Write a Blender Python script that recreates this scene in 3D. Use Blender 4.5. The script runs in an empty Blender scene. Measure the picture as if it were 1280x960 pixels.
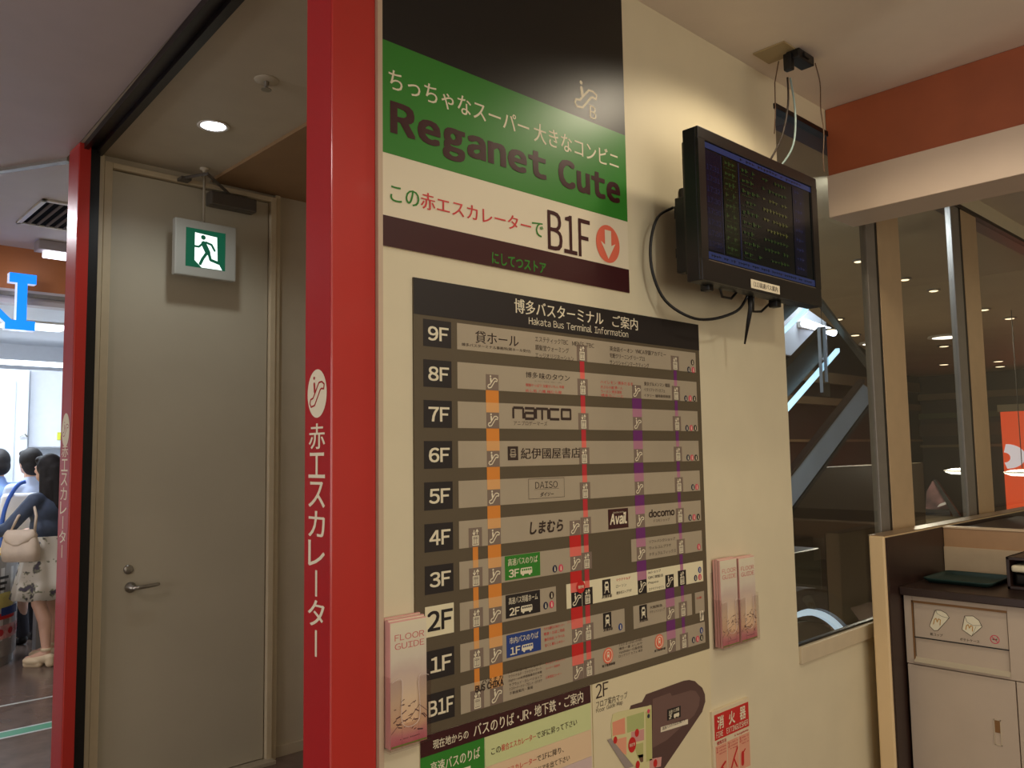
import bpy, bmesh, math, random, itertools
from mathutils import Vector, Matrix
random.seed(7)
C = bpy.context.scene.collection
sc = bpy.context.scene
# ---------------------------------------------------------------- camera, world, exposure
F_PX = 1026.73
YAW, PIT, ROL = math.radians(46.734), math.radians(4.881), math.radians(-0.907)
cy, sy, cp, sp = math.cos(YAW), math.sin(YAW), math.cos(PIT), math.sin(PIT)
FW = Vector((cy*cp, sy*cp, sp)); _rt = Vector((sy, -cy, 0)); _up = _rt.cross(FW)
RT = _rt*math.cos(ROL) + _up*math.sin(ROL); UP = -_rt*math.sin(ROL) + _up*math.cos(ROL)
EYE = Vector((0, 0, 1.5))
cd = bpy.data.cameras.new('camera'); cam = bpy.data.objects.new('camera', cd); C.objects.link(cam)
cd.sensor_width = 36; cd.lens = F_PX/1280*36; cd.clip_start = 0.05
cam.matrix_world = Matrix(((RT.x, UP.x, -FW.x, EYE.x), (RT.y, UP.y, -FW.y, EYE.y), (RT.z, UP.z, -FW.z, EYE.z), (0, 0, 0, 1)))
sc.camera = cam
w = bpy.data.worlds.new('world'); sc.world = w; w.use_nodes = True
w.node_tree.nodes['Background'].inputs[0].default_value = (0.90, 0.72, 0.60, 1)
w.node_tree.nodes['Background'].inputs[1].default_value = 0.10
sc.view_settings.view_transform = 'Standard'; sc.view_settings.look = 'None'
sc.view_settings.exposure = 0.0; sc.view_settings.gamma = 1.0; sc.view_settings.use_curve_mapping = False

def lamp(name, kind, loc, power, col, size=0.1, target=None, cone=120, blend=0.5, sizey=None):
    l = bpy.data.lights.new(name, kind); l.energy = power; l.color = col
    if kind == 'AREA':
        l.size = size
        if sizey: l.shape = 'RECTANGLE'; l.size_y = sizey
        else: l.shape = 'DISK'
    else: l.shadow_soft_size = size
    if kind == 'SPOT': l.spot_size = math.radians(cone); l.spot_blend = blend
    o = bpy.data.objects.new(name, l); C.objects.link(o); o.location = loc
    if target is not None:
        d = Vector(target) - Vector(loc); o.rotation_euler = d.to_track_quat('-Z', 'Y').to_euler()
    return o
WARM = (1.0, 0.86, 0.64); NEUT = (1.0, 0.93, 0.88); COOL = (0.80, 0.90, 1.0)
# recessed ceiling downlights of the main room (warm), hall (cool) and the space beyond the glass, plus added unseen fill lamps
lamp('downlight_lamp_key', 'SPOT', (2.36, 0.97, 2.885), 24, WARM, 0.07, (2.33, 1.02, 0), 148, 0.3)
lamp('downlight_lamp_near', 'SPOT', (1.35, -0.35, 2.875), 38, (1.0, .98, .88), 0.06, (1.45, 0.2, 0), 140, 0.5)
lamp('downlight_lamp_rear', 'SPOT', (0.2, -1.3, 2.875), 26, WARM, 0.06, (0.3, -0.6, 0), 150, 0.6)
lamp('downlight_lamp_counter', 'SPOT', (2.3, -0.5, 2.875), 16, WARM, 0.06, (3.0, 0.2, 0.6), 140, 0.6)
lamp('downlight_lamp_back', 'SPOT', (5.0, 0.4, 2.875), 14, WARM, 0.06, (5.0, 0.6, 0), 140, 0.6)
lamp('downlight_lamp_alcove', 'SPOT', (1.394, 3.297, 2.86), 10, (0.92, 0.97, 0.98), 0.05, (1.42, 3.2, 0), 150, 0.6)
lamp('fill_lamp_rear', 'AREA', (0.5, -4.85, 1.5), 100, (1.0, 0.92, 0.80), 6.0, (0.5, 0, 1.55), sizey=2.2)  # unseen panel added behind the camera for soft frontal fill
lamp('fill_lamp_left', 'AREA', (-5.8, 2.5, 1.5), 130, (0.95, 0.94, 0.97), 5.0, (0, 2.5, 1.6), sizey=2.2)  # unseen side panel added to lift the light in the hall
lamp('hall_lamp', 'AREA', (-0.9, 2.4, 2.85), 14, (1.0, 0.83, 0.80), 0.5, (-0.9, 2.4, 0))
lamp('hall_lamp_far', 'AREA', (0.6, 6.2, 3.15), 30, (0.95, 0.95, 1.0), 0.5, (0.6, 6.2, 0))
lamp('shop_lamp', 'AREA', (1.4, 8.4, 2.45), 60, COOL, 1.0, (1.6, 8.6, 0), sizey=0.8)
lamp('concourse_lamp', 'AREA', (9.5, 3.8, 2.85), 150, (1.0, .88, .66), 0.8, (9.5, 3.8, 0))
lamp('escalator_fill', 'AREA', (4.0, 1.75, 2.8), 9, COOL, 0.12, (4.9, 2.6, 1.5))  # added lamp, hidden by the mullion, to brighten the escalator side panel
lamp('concourse_fill', 'AREA', (4.2, 5.8, 1.3), 60, (1.0, .92, .76), 1.6, (6.5, 3.0, 2.6), sizey=1.2)  # added fill for the concourse ceiling, kept unseen behind the sign wall
lamp('upper_level_lamp', 'AREA', (12.0, 5.4, 4.3), 22, COOL, 0.8, (12, 6.3, 3.2), sizey=0.5)

# ---------------------------------------------------------------- helpers
def ray(px, py): return FW + RT*((px-640)/F_PX) - UP*((py-480)/F_PX)
def onY(px, py, Y): d = ray(px, py); return EYE + d*(Y/d.y)
def onX(px, py, X): d = ray(px, py); return EYE + d*(X/d.x)
def onZ(px, py, Z): d = ray(px, py); return EYE + d*((Z-1.5)/d.z)
def bx(px, py, Y=1.495): p = onY(px, py, Y); return p.x, p.z

def lin(c):
    return tuple((x/255/12.92 if x/255 <= 0.04045 else ((x/255+0.055)/1.055)**2.4) for x in c)
MATS = {}
def mat(name, c, rough=0.5, metal=0, spec=0.5, emis=None, estr=0, noise=0.0, nscale=20, bump=0.0, trans=0, coat=0, alpha=1, c2=None):
    if name in MATS: return MATS[name]
    m = bpy.data.materials.new(name); m.use_nodes = True; nt = m.node_tree; b = nt.nodes['Principled BSDF']
    col = lin(c) + (1,)
    b.inputs['Base Color'].default_value = col
    b.inputs['Roughness'].default_value = rough; b.inputs['Metallic'].default_value = metal
    b.inputs['Specular IOR Level'].default_value = spec
    b.inputs['Coat Weight'].default_value = coat; b.inputs['Coat Roughness'].default_value = 0.08
    if emis: b.inputs['Emission Color'].default_value = lin(emis)+(1,); b.inputs['Emission Strength'].default_value = estr
    if trans: b.inputs['Transmission Weight'].default_value = trans
    if alpha < 1: b.inputs['Alpha'].default_value = alpha
    if noise or bump:
        tc = nt.nodes.new('ShaderNodeTexCoord'); n = nt.nodes.new('ShaderNodeTexNoise')
        n.inputs['Scale'].default_value = nscale; n.inputs['Detail'].default_value = 5
        nt.links.new(tc.outputs['Object'], n.inputs['Vector'])
        if noise:
            mx = nt.nodes.new('ShaderNodeMix'); mx.data_type = 'RGBA'
            o2 = lin(c2) if c2 else tuple(x*(1-noise) for x in col[:3])
            mx.inputs['A'].default_value = tuple(o2)+(1,); mx.inputs['B'].default_value = col
            rmp = nt.nodes.new('ShaderNodeMapRange'); rmp.inputs[1].default_value = 0.35; rmp.inputs[2].default_value = 0.65
            nt.links.new(n.outputs['Fac'], rmp.inputs[0]); nt.links.new(rmp.outputs[0], mx.inputs['Factor'])
            nt.links.new(mx.outputs['Result'], b.inputs['Base Color'])
        if bump:
            bp = nt.nodes.new('ShaderNodeBump'); bp.inputs['Strength'].default_value = bump; bp.inputs['Distance'].default_value = 0.002
            nt.links.new(n.outputs['Fac'], bp.inputs['Height']); nt.links.new(bp.outputs[0], b.inputs['Normal'])
    MATS[name] = m; return m
def glassmat(name, tint=(1, 1, 1), refl=0.06, rough=0.0):
    m = bpy.data.materials.new(name); m.use_nodes = True; nt = m.node_tree
    for n in list(nt.nodes): nt.nodes.remove(n)
    o = nt.nodes.new('ShaderNodeOutputMaterial'); t = nt.nodes.new('ShaderNodeBsdfTransparent'); g = nt.nodes.new('ShaderNodeBsdfGlossy')
    t.inputs[0].default_value = tint+(1,); g.inputs['Roughness'].default_value = rough
    fr = nt.nodes.new('ShaderNodeFresnel'); fr.inputs[0].default_value = 1.45
    ge = nt.nodes.new('ShaderNodeNewGeometry'); iv = nt.nodes.new('ShaderNodeMath'); iv.operation = 'SUBTRACT'; iv.inputs[0].default_value = 1
    ml = nt.nodes.new('ShaderNodeMath'); ml.operation = 'MULTIPLY'; nt.links.new(ge.outputs['Backfacing'], iv.inputs[1]); nt.links.new(iv.outputs[0], ml.inputs[0]); nt.links.new(fr.outputs[0], ml.inputs[1])
    mx = nt.nodes.new('ShaderNodeMixShader'); nt.links.new(ml.outputs[0], mx.inputs[0])
    nt.links.new(t.outputs[0], mx.inputs[1]); nt.links.new(g.outputs[0], mx.inputs[2]); nt.links.new(mx.outputs[0], o.inputs[0])
    MATS[name] = m; return m

def root_of(p):
    while p.parent: p = p.parent
    return p
def link_mesh(name, me, m, parent=None, smooth=False):
    if parent is not None:
        me.transform(Matrix.Translation(-root_of(parent).location))
    o = bpy.data.objects.new(name, me); C.objects.link(o)
    if m is not None: me.materials.clear(); me.materials.append(m)
    if parent is not None: o.parent = parent
    if smooth:
        for p in me.polygons: p.use_smooth = True
    return o
def ob(name, bm, m, parent=None, smooth=False):
    me = bpy.data.meshes.new(name); bm.normal_update(); bm.to_mesh(me); bm.free()
    return link_mesh(name, me, m, parent, smooth)
def box(x0, x1, y0, y1, z0, z1, bev=0, bm=None, seg=2):
    t = bmesh.new(); r = bmesh.ops.create_cube(t, size=1)
    for v in t.verts: v.co = Vector(((x0+x1)/2+v.co.x*(x1-x0), (y0+y1)/2+v.co.y*(y1-y0), (z0+z1)/2+v.co.z*(z1-z0)))
    if bev: bmesh.ops.bevel(t, geom=t.edges[:], offset=bev, segments=seg, affect='EDGES', profile=0.6)
    if bm is None: return t
    return merge(bm, t)
def merge(bm, t, free=True):
    me = bpy.data.meshes.new('tmp'); t.to_mesh(me)
    if free: t.free()
    bm.from_mesh(me); bpy.data.meshes.remove(me); return bm
def prism(pts, n, depth):
    """polygon pts (3D) extruded by vector n*depth"""
    t = bmesh.new(); n = Vector(n)*depth
    a = [t.verts.new(p) for p in pts]; b = [t.verts.new(Vector(p)+n) for p in pts]
    t.faces.new(a[::-1]); t.faces.new(b)
    for i in range(len(a)): j = (i+1) % len(a); t.faces.new((a[i], a[j], b[j], b[i]))
    bmesh.ops.recalc_face_normals(t, faces=t.faces[:]); return t
def smooth_path(pts, k=5):
    P = [Vector(p) for p in pts]; out = []
    for i in range(len(P)-1):
        a, b, c, d = P[max(i-1, 0)], P[i], P[i+1], P[min(i+2, len(P)-1)]
        for j in range(k):
            t = j/k; out.append(0.5*((2*b)+(c-a)*t+(2*a-5*b+4*c-d)*t*t+(3*b-a-3*c+d)*t**3))
    return out+[P[-1]]
def tube(pts, r, n=10, bm=None, caps=True):
    if len(pts) > 4 and not isinstance(r, (list, tuple)): pts = smooth_path(pts)
    t = bmesh.new(); pts = [Vector(p) for p in pts]; rings = []
    rr = r if isinstance(r, (list, tuple)) else [r]*len(pts)
    prev = None
    for i, p in enumerate(pts):
        d = (pts[min(i+1, len(pts)-1)] - pts[max(i-1, 0)]).normalized()
        if prev is None: a = d.orthogonal().normalized()
        else: a = (prev - d*prev.dot(d)).normalized()
        prev = a; b = d.cross(a)
        rings.append([t.verts.new(p + (a*math.cos(k*2*math.pi/n)+b*math.sin(k*2*math.pi/n))*rr[i]) for k in range(n)])
    for q in range(len(rings)-1):
        for k in range(n): t.faces.new((rings[q][k], rings[q][(k+1) % n], rings[q+1][(k+1) % n], rings[q+1][k]))
    if caps: t.faces.new(rings[0][::-1]); t.faces.new(rings[-1])
    bmesh.ops.recalc_face_normals(t, faces=t.faces[:])
    if bm is None: return t
    return merge(bm, t)
def lathe(prof, c, n=32, axis='Z'):
    t = bmesh.new(); rings = []
    for r, h in prof:
        ring = []
        for k in range(n):
            a = k*2*math.pi/n; v = Vector((r*math.cos(a), r*math.sin(a), h))
            if axis == 'Y': v = Vector((v.x, v.z, v.y))
            if axis == 'X': v = Vector((v.z, v.y, v.x))
            ring.append(t.verts.new(Vector(c)+v))
        rings.append(ring)
    for q in range(len(rings)-1):
        for k in range(n): t.faces.new((rings[q][k], rings[q][(k+1) % n], rings[q+1][(k+1) % n], rings[q+1][k]))
    if prof[0][0] > 1e-4: t.faces.new(rings[0][::-1])
    if prof[-1][0] > 1e-4: t.faces.new(rings[-1])
    bmesh.ops.remove_doubles(t, verts=t.verts[:], dist=1e-6)
    bmesh.ops.recalc_face_normals(t, faces=t.faces[:]); return t
def thing(name, label, cat, loc=(0, 0, 0), group=None):
    o = bpy.data.objects.new(name, None); C.objects.link(o); o.location = loc; o.empty_display_size = 0.05
    o['label'] = label; o['category'] = cat
    if group: o['group'] = group
    return o
def tag(o, label, cat, group=None):
    o['label'] = label; o['category'] = cat
    if group: o['group'] = group
    return o
def struct(name, bm, m, parent=None, smooth=False):
    o = ob(name, bm, m, parent, smooth)
    if parent is None: o['kind'] = 'structure'
    return o
def plabel(o, s): o['label'] = s; return o

# ---- flat print: shapes and lettering drawn in a plane
TXC = {}
def glyphs(s, bold):
    k = (s, bold)
    if k not in TXC:
        c = bpy.data.curves.new('t', 'FONT'); c.body = s; c.resolution_u = 3
        o = bpy.data.objects.new('t', c); me = bpy.data.meshes.new_from_object(o)
        vs = [(v.co.x, v.co.y) for v in me.vertices]; fs = [tuple(p.vertices) for p in me.polygons]
        bpy.data.objects.remove(o); bpy.data.curves.remove(c); bpy.data.meshes.remove(me)
        TXC[k] = (vs, fs)
    return TXC[k]
def tight(s, gap):
    k = (s, 'tight', gap)
    if k not in TXC:
        V, F, x = [], [], 0.0
        for ch in s:
            if ch == ' ': x += 0.40; continue
            vs, fs = glyphs(chr(ord(ch)+0xFEE0), 0)
            if not vs: continue
            a = min(v[0] for v in vs); b = max(v[0] for v in vs); n = len(V)
            V += [(v[0]-a+x, v[1]) for v in vs]; F += [tuple(i+n for i in f) for f in fs]; x += b-a+gap
        TXC[k] = (V, F)
    return TXC[k]
def mixed(s):
    k = (s, 'mixed')
    if k not in TXC:
        V, F, x = [], [], 0.0
        for asc, run in itertools.groupby(s, lambda c_: 33 <= ord(c_) <= 122):
            run = ''.join(run); vs, fs = tight(run, 0.09) if asc else glyphs(run, 0)
            if not vs: x += .5; continue
            a = min(v[0] for v in vs); b = max(v[0] for v in vs); n = len(V)
            V += [(v[0]-a+x, v[1]) for v in vs]; F += [tuple(i+n for i in f) for f in fs]; x += b-a+(0.14 if len(run) else 0)
        TXC[k] = (V, F)
    return TXC[k]
class Flat:
    def __init__(s): s.v = []; s.f = []; s.z = {}
    def poly(s, pts):
        n = len(s.v); s.v += list(pts); s.f.append(tuple(range(n, n+len(pts)))); s.z.update({i: (len(s.f) % 9)*1.2e-5 for i in range(n, n+len(pts))}); return s
    def rect(s, x0, y0, x1, y1): return s.poly([(x0, y0), (x1, y0), (x1, y1), (x0, y1)])
    def disc(s, cx, cy, r, ry=None, n=24, a0=0, a1=360):
        ry = ry or r; full = (a1-a0 >= 360)
        pts = [(cx+r*math.cos(math.radians(a0+(a1-a0)*k/n)), cy+ry*math.sin(math.radians(a0+(a1-a0)*k/n))) for k in range(n if full else n+1)]
        return s.poly(pts)
    def stroke(s, pts, w, closed=False, cap=True):
        pts = list(pts); 
        if closed: pts = pts + [pts[0]]
        for a, b in zip(pts, pts[1:]):
            d = Vector((b[0]-a[0], b[1]-a[1]))
            if d.length < 1e-9: continue
            d.normalize(); n = Vector((-d.y, d.x))*w/2
            s.poly([(a[0]-n.x, a[1]-n.y), (b[0]-n.x, b[1]-n.y), (b[0]+n.x, b[1]+n.y), (a[0]+n.x, a[1]+n.y)])
        if cap:
            for a in pts: s.disc(a[0], a[1], w/2, n=8)
        return s
    def ring(s, cx, cy, r, w, ry=None, n=28):
        ry = ry or r
        return s.stroke([(cx+r*math.cos(k*2*math.pi/n), cy+ry*math.sin(k*2*math.pi/n)) for k in range(n)], w, True, False)
    def text(s, t, x0, y0, x1, y1, bold=0.0, shear=0.0, vert=False):
        if vert:
            n = len(t); h = (y1-y0)/n
            for i, ch in enumerate(t):
                yy1 = y1-i*h-h*0.06; yy0 = y1-(i+1)*h+h*0.06
                if ch == 'ー':
                    s.rect((x0+x1)/2-(x1-x0)*0.06, yy0, (x0+x1)/2+(x1-x0)*0.06, yy1)
                else: s.text(ch, x0, yy0, x1, yy1, bold)
            return s
        vs, fs = tight(t, 0.16 if bold >= .04 else 0.09) if all(33 <= ord(c_) <= 122 or c_ == ' ' for c_ in t) else (mixed(t) if any(48 <= ord(c_) <= 122 for c_ in t) else glyphs(t, bold))
        if not vs: return s
        a0 = min(v[0] for v in vs); a1 = max(v[0] for v in vs); b0 = min(v[1] for v in vs); b1 = max(v[1] for v in vs)
        if a1-a0 < 1e-6: a1 = a0+1e-6
        if b1-b0 < 0.12: # a lone dash
            m_ = (b0+b1)/2; b0, b1 = m_-0.35, m_+0.35
        if bold >= 0.04: sh_ = [(i*bold, j*bold*.6) for i in (-1, -.5, 0, .5, 1) for j in (-1, 0, 1)]
        elif bold >= 0.018: sh_ = [(i*bold, j*bold) for i in (-1, 1) for j in (-1, 1)]
        elif bold >= 0.008: sh_ = [(-bold, 0), (bold, 0)]
        else: sh_ = [(0, 0)]
        kx = (x1-x0)/(a1-a0); ky = (y1-y0)/(b1-b0)
        for q_, (dx, dy) in enumerate(sh_):
            n = len(s.v); s.z.update({n+i: q_*4e-5 for i in range(len(vs))})
            for v in vs:
                fy = (v[1]-b0)*ky+dy*ky
                s.v.append((x0+(v[0]-a0+dx)*kx + shear*fy, y0+fy))
            s.f += [tuple(i+n for i in f) for f in fs]
        return s
    def bars(s, x0, y0, x1, y1, n, seed=1):
        """illegible small print: short dabs in a line"""
        rr = random.Random(seed); w = (x1-x0)/n
        for i in range(n):
            if rr.random() < 0.12: continue
            a = x0+i*w; h = (y1-y0)
            s.rect(a+w*0.08, y0+h*rr.uniform(0, .35), a+w*rr.uniform(.3, .5), y0+h*rr.uniform(.7, 1))
            s.rect(a+w*0.08, y0+h*rr.uniform(.4, .5), a+w*0.85, y0+h*rr.uniform(.62, .7))
        return s
    def build(s, name, m, parent, plane, off, th=0.0):
        O, U, V, N = plane
        me = bpy.data.meshes.new(name)
        if th == 0:
            me.from_pydata([O+U*a+V*b+N*(off+s.z.get(i, 0)) for i, (a, b) in enumerate(s.v)], [], s.f)
        else:
            bm = bmesh.new()
            for f in s.f:
                pts = [O+U*s.v[i][0]+V*s.v[i][1]+N*(off-th) for i in f]; merge(bm, prism(pts, N, th))
            bm.to_mesh(me); bm.free()
        me.update()
        return link_mesh(name, me, m, parent)
X_, Y_, Z_ = Vector((1, 0, 0)), Vector((0, 1, 0)), Vector((0, 0, 1))
WP = (Vector((0, 1.5, 0)), X_, Z_, -Y_)             # the sign wall
def tb(fl, s, xl, yt, yb, xr, bold=0.0, shear=0.0, Y=1.495):
    X0, Z1 = bx(xl, yt, Y); Z0 = bx(xl, yb, Y)[1]; X1 = bx(xr, (yt+yb)/2, Y)[0]
    return fl.text(s, X0, Z0, X1, Z1, bold, shear)
def esc(fl, x0, z0, x1, z1, w=None):
    """escalator pictogram fitted to a rectangle"""
    W = x1-x0; H = z1-z0; w = w or W*0.075; g = lambda a, b: (x0+a*W, z0+b*H)
    fl.stroke([g(.06, .20), g(.10, .32), g(.26, .36), g(.62, .80), g(.80, .82), g(.95, .74), g(.92, .60), g(.78, .62), g(.70, .58), g(.36, .14), g(.14, .10)], w, True)
    fl.stroke([g(.36, .54), g(.33, .78)], w*1.9); fl.disc(*g(.32, .95), w*1.0, n=10); return fl
def elev(fl, x0, z0, x1, z1):
    W = x1-x0; H = z1-z0; g = lambda a, b: (x0+a*W, z0+b*H); w = W*0.07
    fl.stroke([g(.24, .06), g(.76, .06), g(.76, .58), g(.24, .58)], w, True)
    for q in (.36, .5, .64):
        fl.rect(*g(q-.045, .13), *g(q+.045, .42)); fl.disc(*g(q, .49), W*.045, n=8)
    fl.stroke([g(.36, .92), g(.36, .68)], w); fl.stroke([g(.26, .78), g(.36, .66), g(.46, .78)], w)
    fl.stroke([g(.64, .68), g(.64, .94)], w); fl.stroke([g(.54, .84), g(.64, .96), g(.74, .84)], w); return fl
def bus(fl, hole, x0, z0, x1, z1):
    W = x1-x0; H = z1-z0; g = lambda a, b: (x0+a*W, z0+b*H)
    fl.poly([g(.02, .22), g(.98, .22), g(1, .5), g(.97, .95), g(.06, .95), g(0, .6)])
    fl.disc(*g(.22, .2), W*.09, n=14); fl.disc(*g(.78, .2), W*.09, n=14)
    for k in range(5): hole.rect(*g(.12+.17*k, .60), *g(.24+.17*k, .82))
    return fl
def train(fl, hole, x0, z0, x1, z1):
    W = x1-x0; H = z1-z0; g = lambda a, b: (x0+a*W, z0+b*H)
    fl.poly([g(.22, .28), g(.78, .28), g(.80, .70), g(.70, .92), g(.30, .92), g(.20, .70)])
    fl.stroke([g(.30, .28), g(.18, .08)], W*.08); fl.stroke([g(.70, .28), g(.82, .08)], W*.08)
    hole.rect(*g(.30, .58), *g(.70, .76)); hole.disc(*g(.33, .40), W*.05, n=8); hole.disc(*g(.67, .40), W*.05, n=8)
    return fl

# ---------------------------------------------------------------- materials
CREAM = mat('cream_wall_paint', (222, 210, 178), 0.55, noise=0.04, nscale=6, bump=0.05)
CEIL = mat('ceiling_paint', (238, 224, 206), 0.7, noise=0.05, nscale=5, bump=0.05)
HALLCEIL = mat('hall_ceiling_paint', (196, 182, 180), 0.6, noise=0.05, nscale=5)
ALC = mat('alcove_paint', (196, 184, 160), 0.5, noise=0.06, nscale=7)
DOORM = mat('door_steel_paint', (190, 182, 160), 0.38, noise=0.05, nscale=3, bump=0.03)
BROWNP = mat('brown_soffit', (150, 118, 82), 0.6, noise=0.1, nscale=5)
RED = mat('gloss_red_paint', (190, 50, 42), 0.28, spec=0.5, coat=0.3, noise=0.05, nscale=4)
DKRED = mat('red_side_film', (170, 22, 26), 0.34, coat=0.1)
BLACK = mat('black_plastic', (14, 12, 11), 0.4, noise=0.2, nscale=30)
DARKRAIL = mat('dark_metal_rail', (44, 36, 34), 0.35, metal=0.6, noise=0.2, nscale=30)
GREYMET = mat('grey_aluminium', (150, 144, 136), 0.4, metal=0.5, noise=0.08, nscale=20)
STEEL = mat('brushed_steel', (170, 165, 155), 0.3, metal=0.9, noise=0.08, nscale=40)
WHITE = mat('white_plastic', (232, 226, 214), 0.4, noise=0.03, nscale=20)
PBLACK = mat('print_black', (20, 17, 15), 0.40, coat=0.0)
PBLACK2 = mat('print_matt_black', (34, 27, 24), 0.5)
PGREEN = mat('print_green', (52, 130, 42), 0.36, coat=0.05)
PWHITE = mat('print_white', (232, 220, 192), 0.35, coat=0.2)
PCREAM = mat('print_cream_letters', (230, 220, 190), 0.5)
PMAROON = mat('print_maroon', (62, 24, 26), 0.35, coat=0.2)
PRED = mat('print_red', (206, 58, 56), 0.5)
PROUTE = mat('print_route_red', (200, 34, 30), 0.5)
PRED_L = mat('print_light_red', (230, 112, 98), 0.5)
PTHIN = mat('print_thin_red', (190, 44, 52), 0.5)
PORANGE = mat('print_orange', (222, 138, 52), 0.5)
PORANGE_L = mat('print_light_orange', (222, 166, 104), 0.5)
PPURPLE = mat('print_purple', (108, 40, 108), 0.5)
PPURPLE_L = mat('print_light_purple', (180, 122, 144), 0.5)
PARROW = mat('print_salmon', (232, 112, 84), 0.45)
BOARD = mat('board_olive_grey', (94, 82, 62), 0.45, noise=0.04, nscale=10)
ROWG = mat('board_row_grey', (174, 160, 136), 0.45, noise=0.04, nscale=10)
ROWW = mat('board_row_cream', (232, 222, 186), 0.45)
ICONG = mat('icon_grey_brown', (128, 110, 96), 0.5)
DKTEXT = mat('print_dark_brown', (58, 42, 34), 0.5)
BLUEP = mat('print_blue', (34, 62, 130), 0.5)
PINKP = mat('print_pink', (214, 72, 96), 0.5)
NAVY = mat('print_navy', (36, 42, 66), 0.5)

FLOOR = mat('floor_tile', (116, 98, 88), 0.22, noise=0.25, nscale=9, bump=0.02)

# ================================================================ SETTING
struct('floor', box(-6, 19, -5, 12, -0.1, 0), FLOOR)
def slab(pts, z0, z1): return prism([Vector((a, b, z0)) for a, b in pts], Z_, z1-z0)
struct('ceiling', slab([(-6, -5), (8, -5), (8, 1.5), (-6, 1.5)], 2.9, 3.0), CEIL)
struct('ceiling_hall', slab([(-6, 1.5), (0.93, 1.5), (1.045, 4.09), (-0.9, 7.55), (-6, 7.55)], 2.9, 3.0), HALLCEIL)
struct('ceiling_alcove', slab([(0.93, 1.5), (2.75, 1.5), (2.75, 4.0), (1.045, 4.0)], 2.9, 3.0), ALC)
struct('ceiling_upper', box(-5, 2.8, 4.0, 7.5, 3.2, 3.3), mat('upper_ceiling_white', (216, 206, 204), 0.6, noise=0.04, nscale=6))
struct('trim_ceiling_edge', prism([Vector((1.045, 4.09, 2.885)), Vector((-0.9, 7.55, 2.885)), Vector((-0.87, 7.57, 2.885)), Vector((1.075, 4.11, 2.885))], Z_, 0.32), GREYMET)
struct('trim_soffit', slab([(1.68, 1.62), (2.7, 1.62), (2.7, 3.945), (1.665, 3.945)], 2.884, 2.9), BROWNP)
# sign wall, window wall below / above the glazing
WX0, WX1 = 1.006, 2.80
PLANTER = 0
struct('wall_front', box(WX0, WX1, 1.5, 1.6, 0, 2.9), CREAM)
struct('wall_front_below_window', box(WX1, 7.5, 1.5, 1.6, 0, 0.735), CREAM)
struct('wall_front_above_window', box(WX1, 7.5, 1.5, 1.6, 2.80, 2.9), CREAM)
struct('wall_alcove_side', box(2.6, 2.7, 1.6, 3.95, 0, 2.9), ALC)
struct('wall_right', box(7.4, 7.5, -5, 1.5, 0, 2.9), CREAM)
struct('wall_rear', box(-6, 7.5, -5.1, -5, 0, 2.9), CREAM)
struct('wall_left', box(-6.1, -6, -5, 12, 0, 3.2), CREAM)
# window
wf = struct('window_1', box(WX1, 7.4, 1.508, 1.514, 0.79, 2.80), glassmat('window_glass', (0.93, 0.95, 0.95)))
sill = box(WX1, 7.4, 1.488, 1.518, 0.735, 0.795, 0.004); struct('window_sill', sill, mat('sill_paint', (204, 188, 158), 0.4, noise=0.05), wf)
struct('window_head', box(WX1-0.01, 7.4, 1.49, 1.60, 2.785, 2.805), DARKRAIL, wf)
struct('window_gasket', box(WX1, 7.4, 1.503, 1.52, 0.795, 0.803), BLACK, wf)
MUL = mat('mullion_beige', (196, 168, 130), 0.45, noise=0.06, nscale=12)
for xs, yy in (((1099, 1110, 1113.5, 1141), 600), ((1209, 1219, 1222, 1241), 600)):
    a = [bx(x, yy, 1.5)[0] for x in xs]
    struct('window_mullion', box(a[0], a[1], 1.50, 1.53, 0.795, 2.79, 0.003), GREYMET, wf)
    struct('mullion_gasket', box(a[1], a[2], 1.503, 1.53, 0.795, 2.79), BLACK, wf)
    struct('mullion_cover', box(a[2], a[3], 1.50, 1.54, 0.795, 2.79, 0.003), MUL, wf)
# beam with orange fascia across the room at X = 3.2
BEAM = mat('beam_white', (222, 200, 178), 0.5, noise=0.04, nscale=6)
ORW = mat('orange_brown_fascia', (176, 92, 54), 0.45, noise=0.22, nscale=3, bump=0.05)
struct('trim_beam', box(3.20, 3.42, -4.9, 1.497, 2.44, 2.615, 0.004), BEAM)
struct('trim_fascia', box(3.215, 3.40, -4.9, 1.497, 2.615, 2.898), ORW)
# far side of the concourse beyond the glass
CONC = mat('concourse_ceiling', (170, 152, 122), 0.6, noise=0.08, nscale=3)
DKB = mat('concourse_dark_wall', (44, 35, 28), 0.5, noise=0.25, nscale=1.5)
BAND = mat('concourse_band', (118, 98, 68), 0.5, noise=0.1)
struct('ceiling_concourse', slab([(2.75, 1.6), (18.9, 1.6), (18.9, 6.9), (16.5, 6.4), (7.6, 3.85), (2.75, 2.4)], 2.9, 3.05), CONC)
struct('ceiling_concourse_upper', box(2.7, 18.9, 1.6, 6.5, 5.6, 5.7), CONC)
struct('wall_concourse_back', box(2.7, 18.6, 6.3, 6.4, 0, 5.6), DKB)
struct('wall_concourse_end', box(17.0, 17.1, 1.6, 8, 0, 5.6), DKB)
struct('wall_concourse_side', box(2.6, 2.7, 3.96, 6.4, 0, 5.6), ALC)
for i, (z0, z1) in enumerate(((2.58, 2.76), (2.22, 2.34), (1.62, 1.66))):
    struct('trim_band_back_%d' % (i+1), box(7, 16.9, 6.24, 6.3, z0, z1), BAND)
for i, (z0, z1, m) in enumerate(((2.42, 2.54, BAND), (2.06, 2.16, mat('band_green', (70, 78, 44), 0.5)), (1.50, 1.55, BAND), (1.72, 1.95, mat('band_umber', (72, 54, 38), 0.5)))):
    struct('trim_band_end_%d' % (i+1), box(16.9, 17.0, 1.6, 6.3, z0, z1), m)
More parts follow.
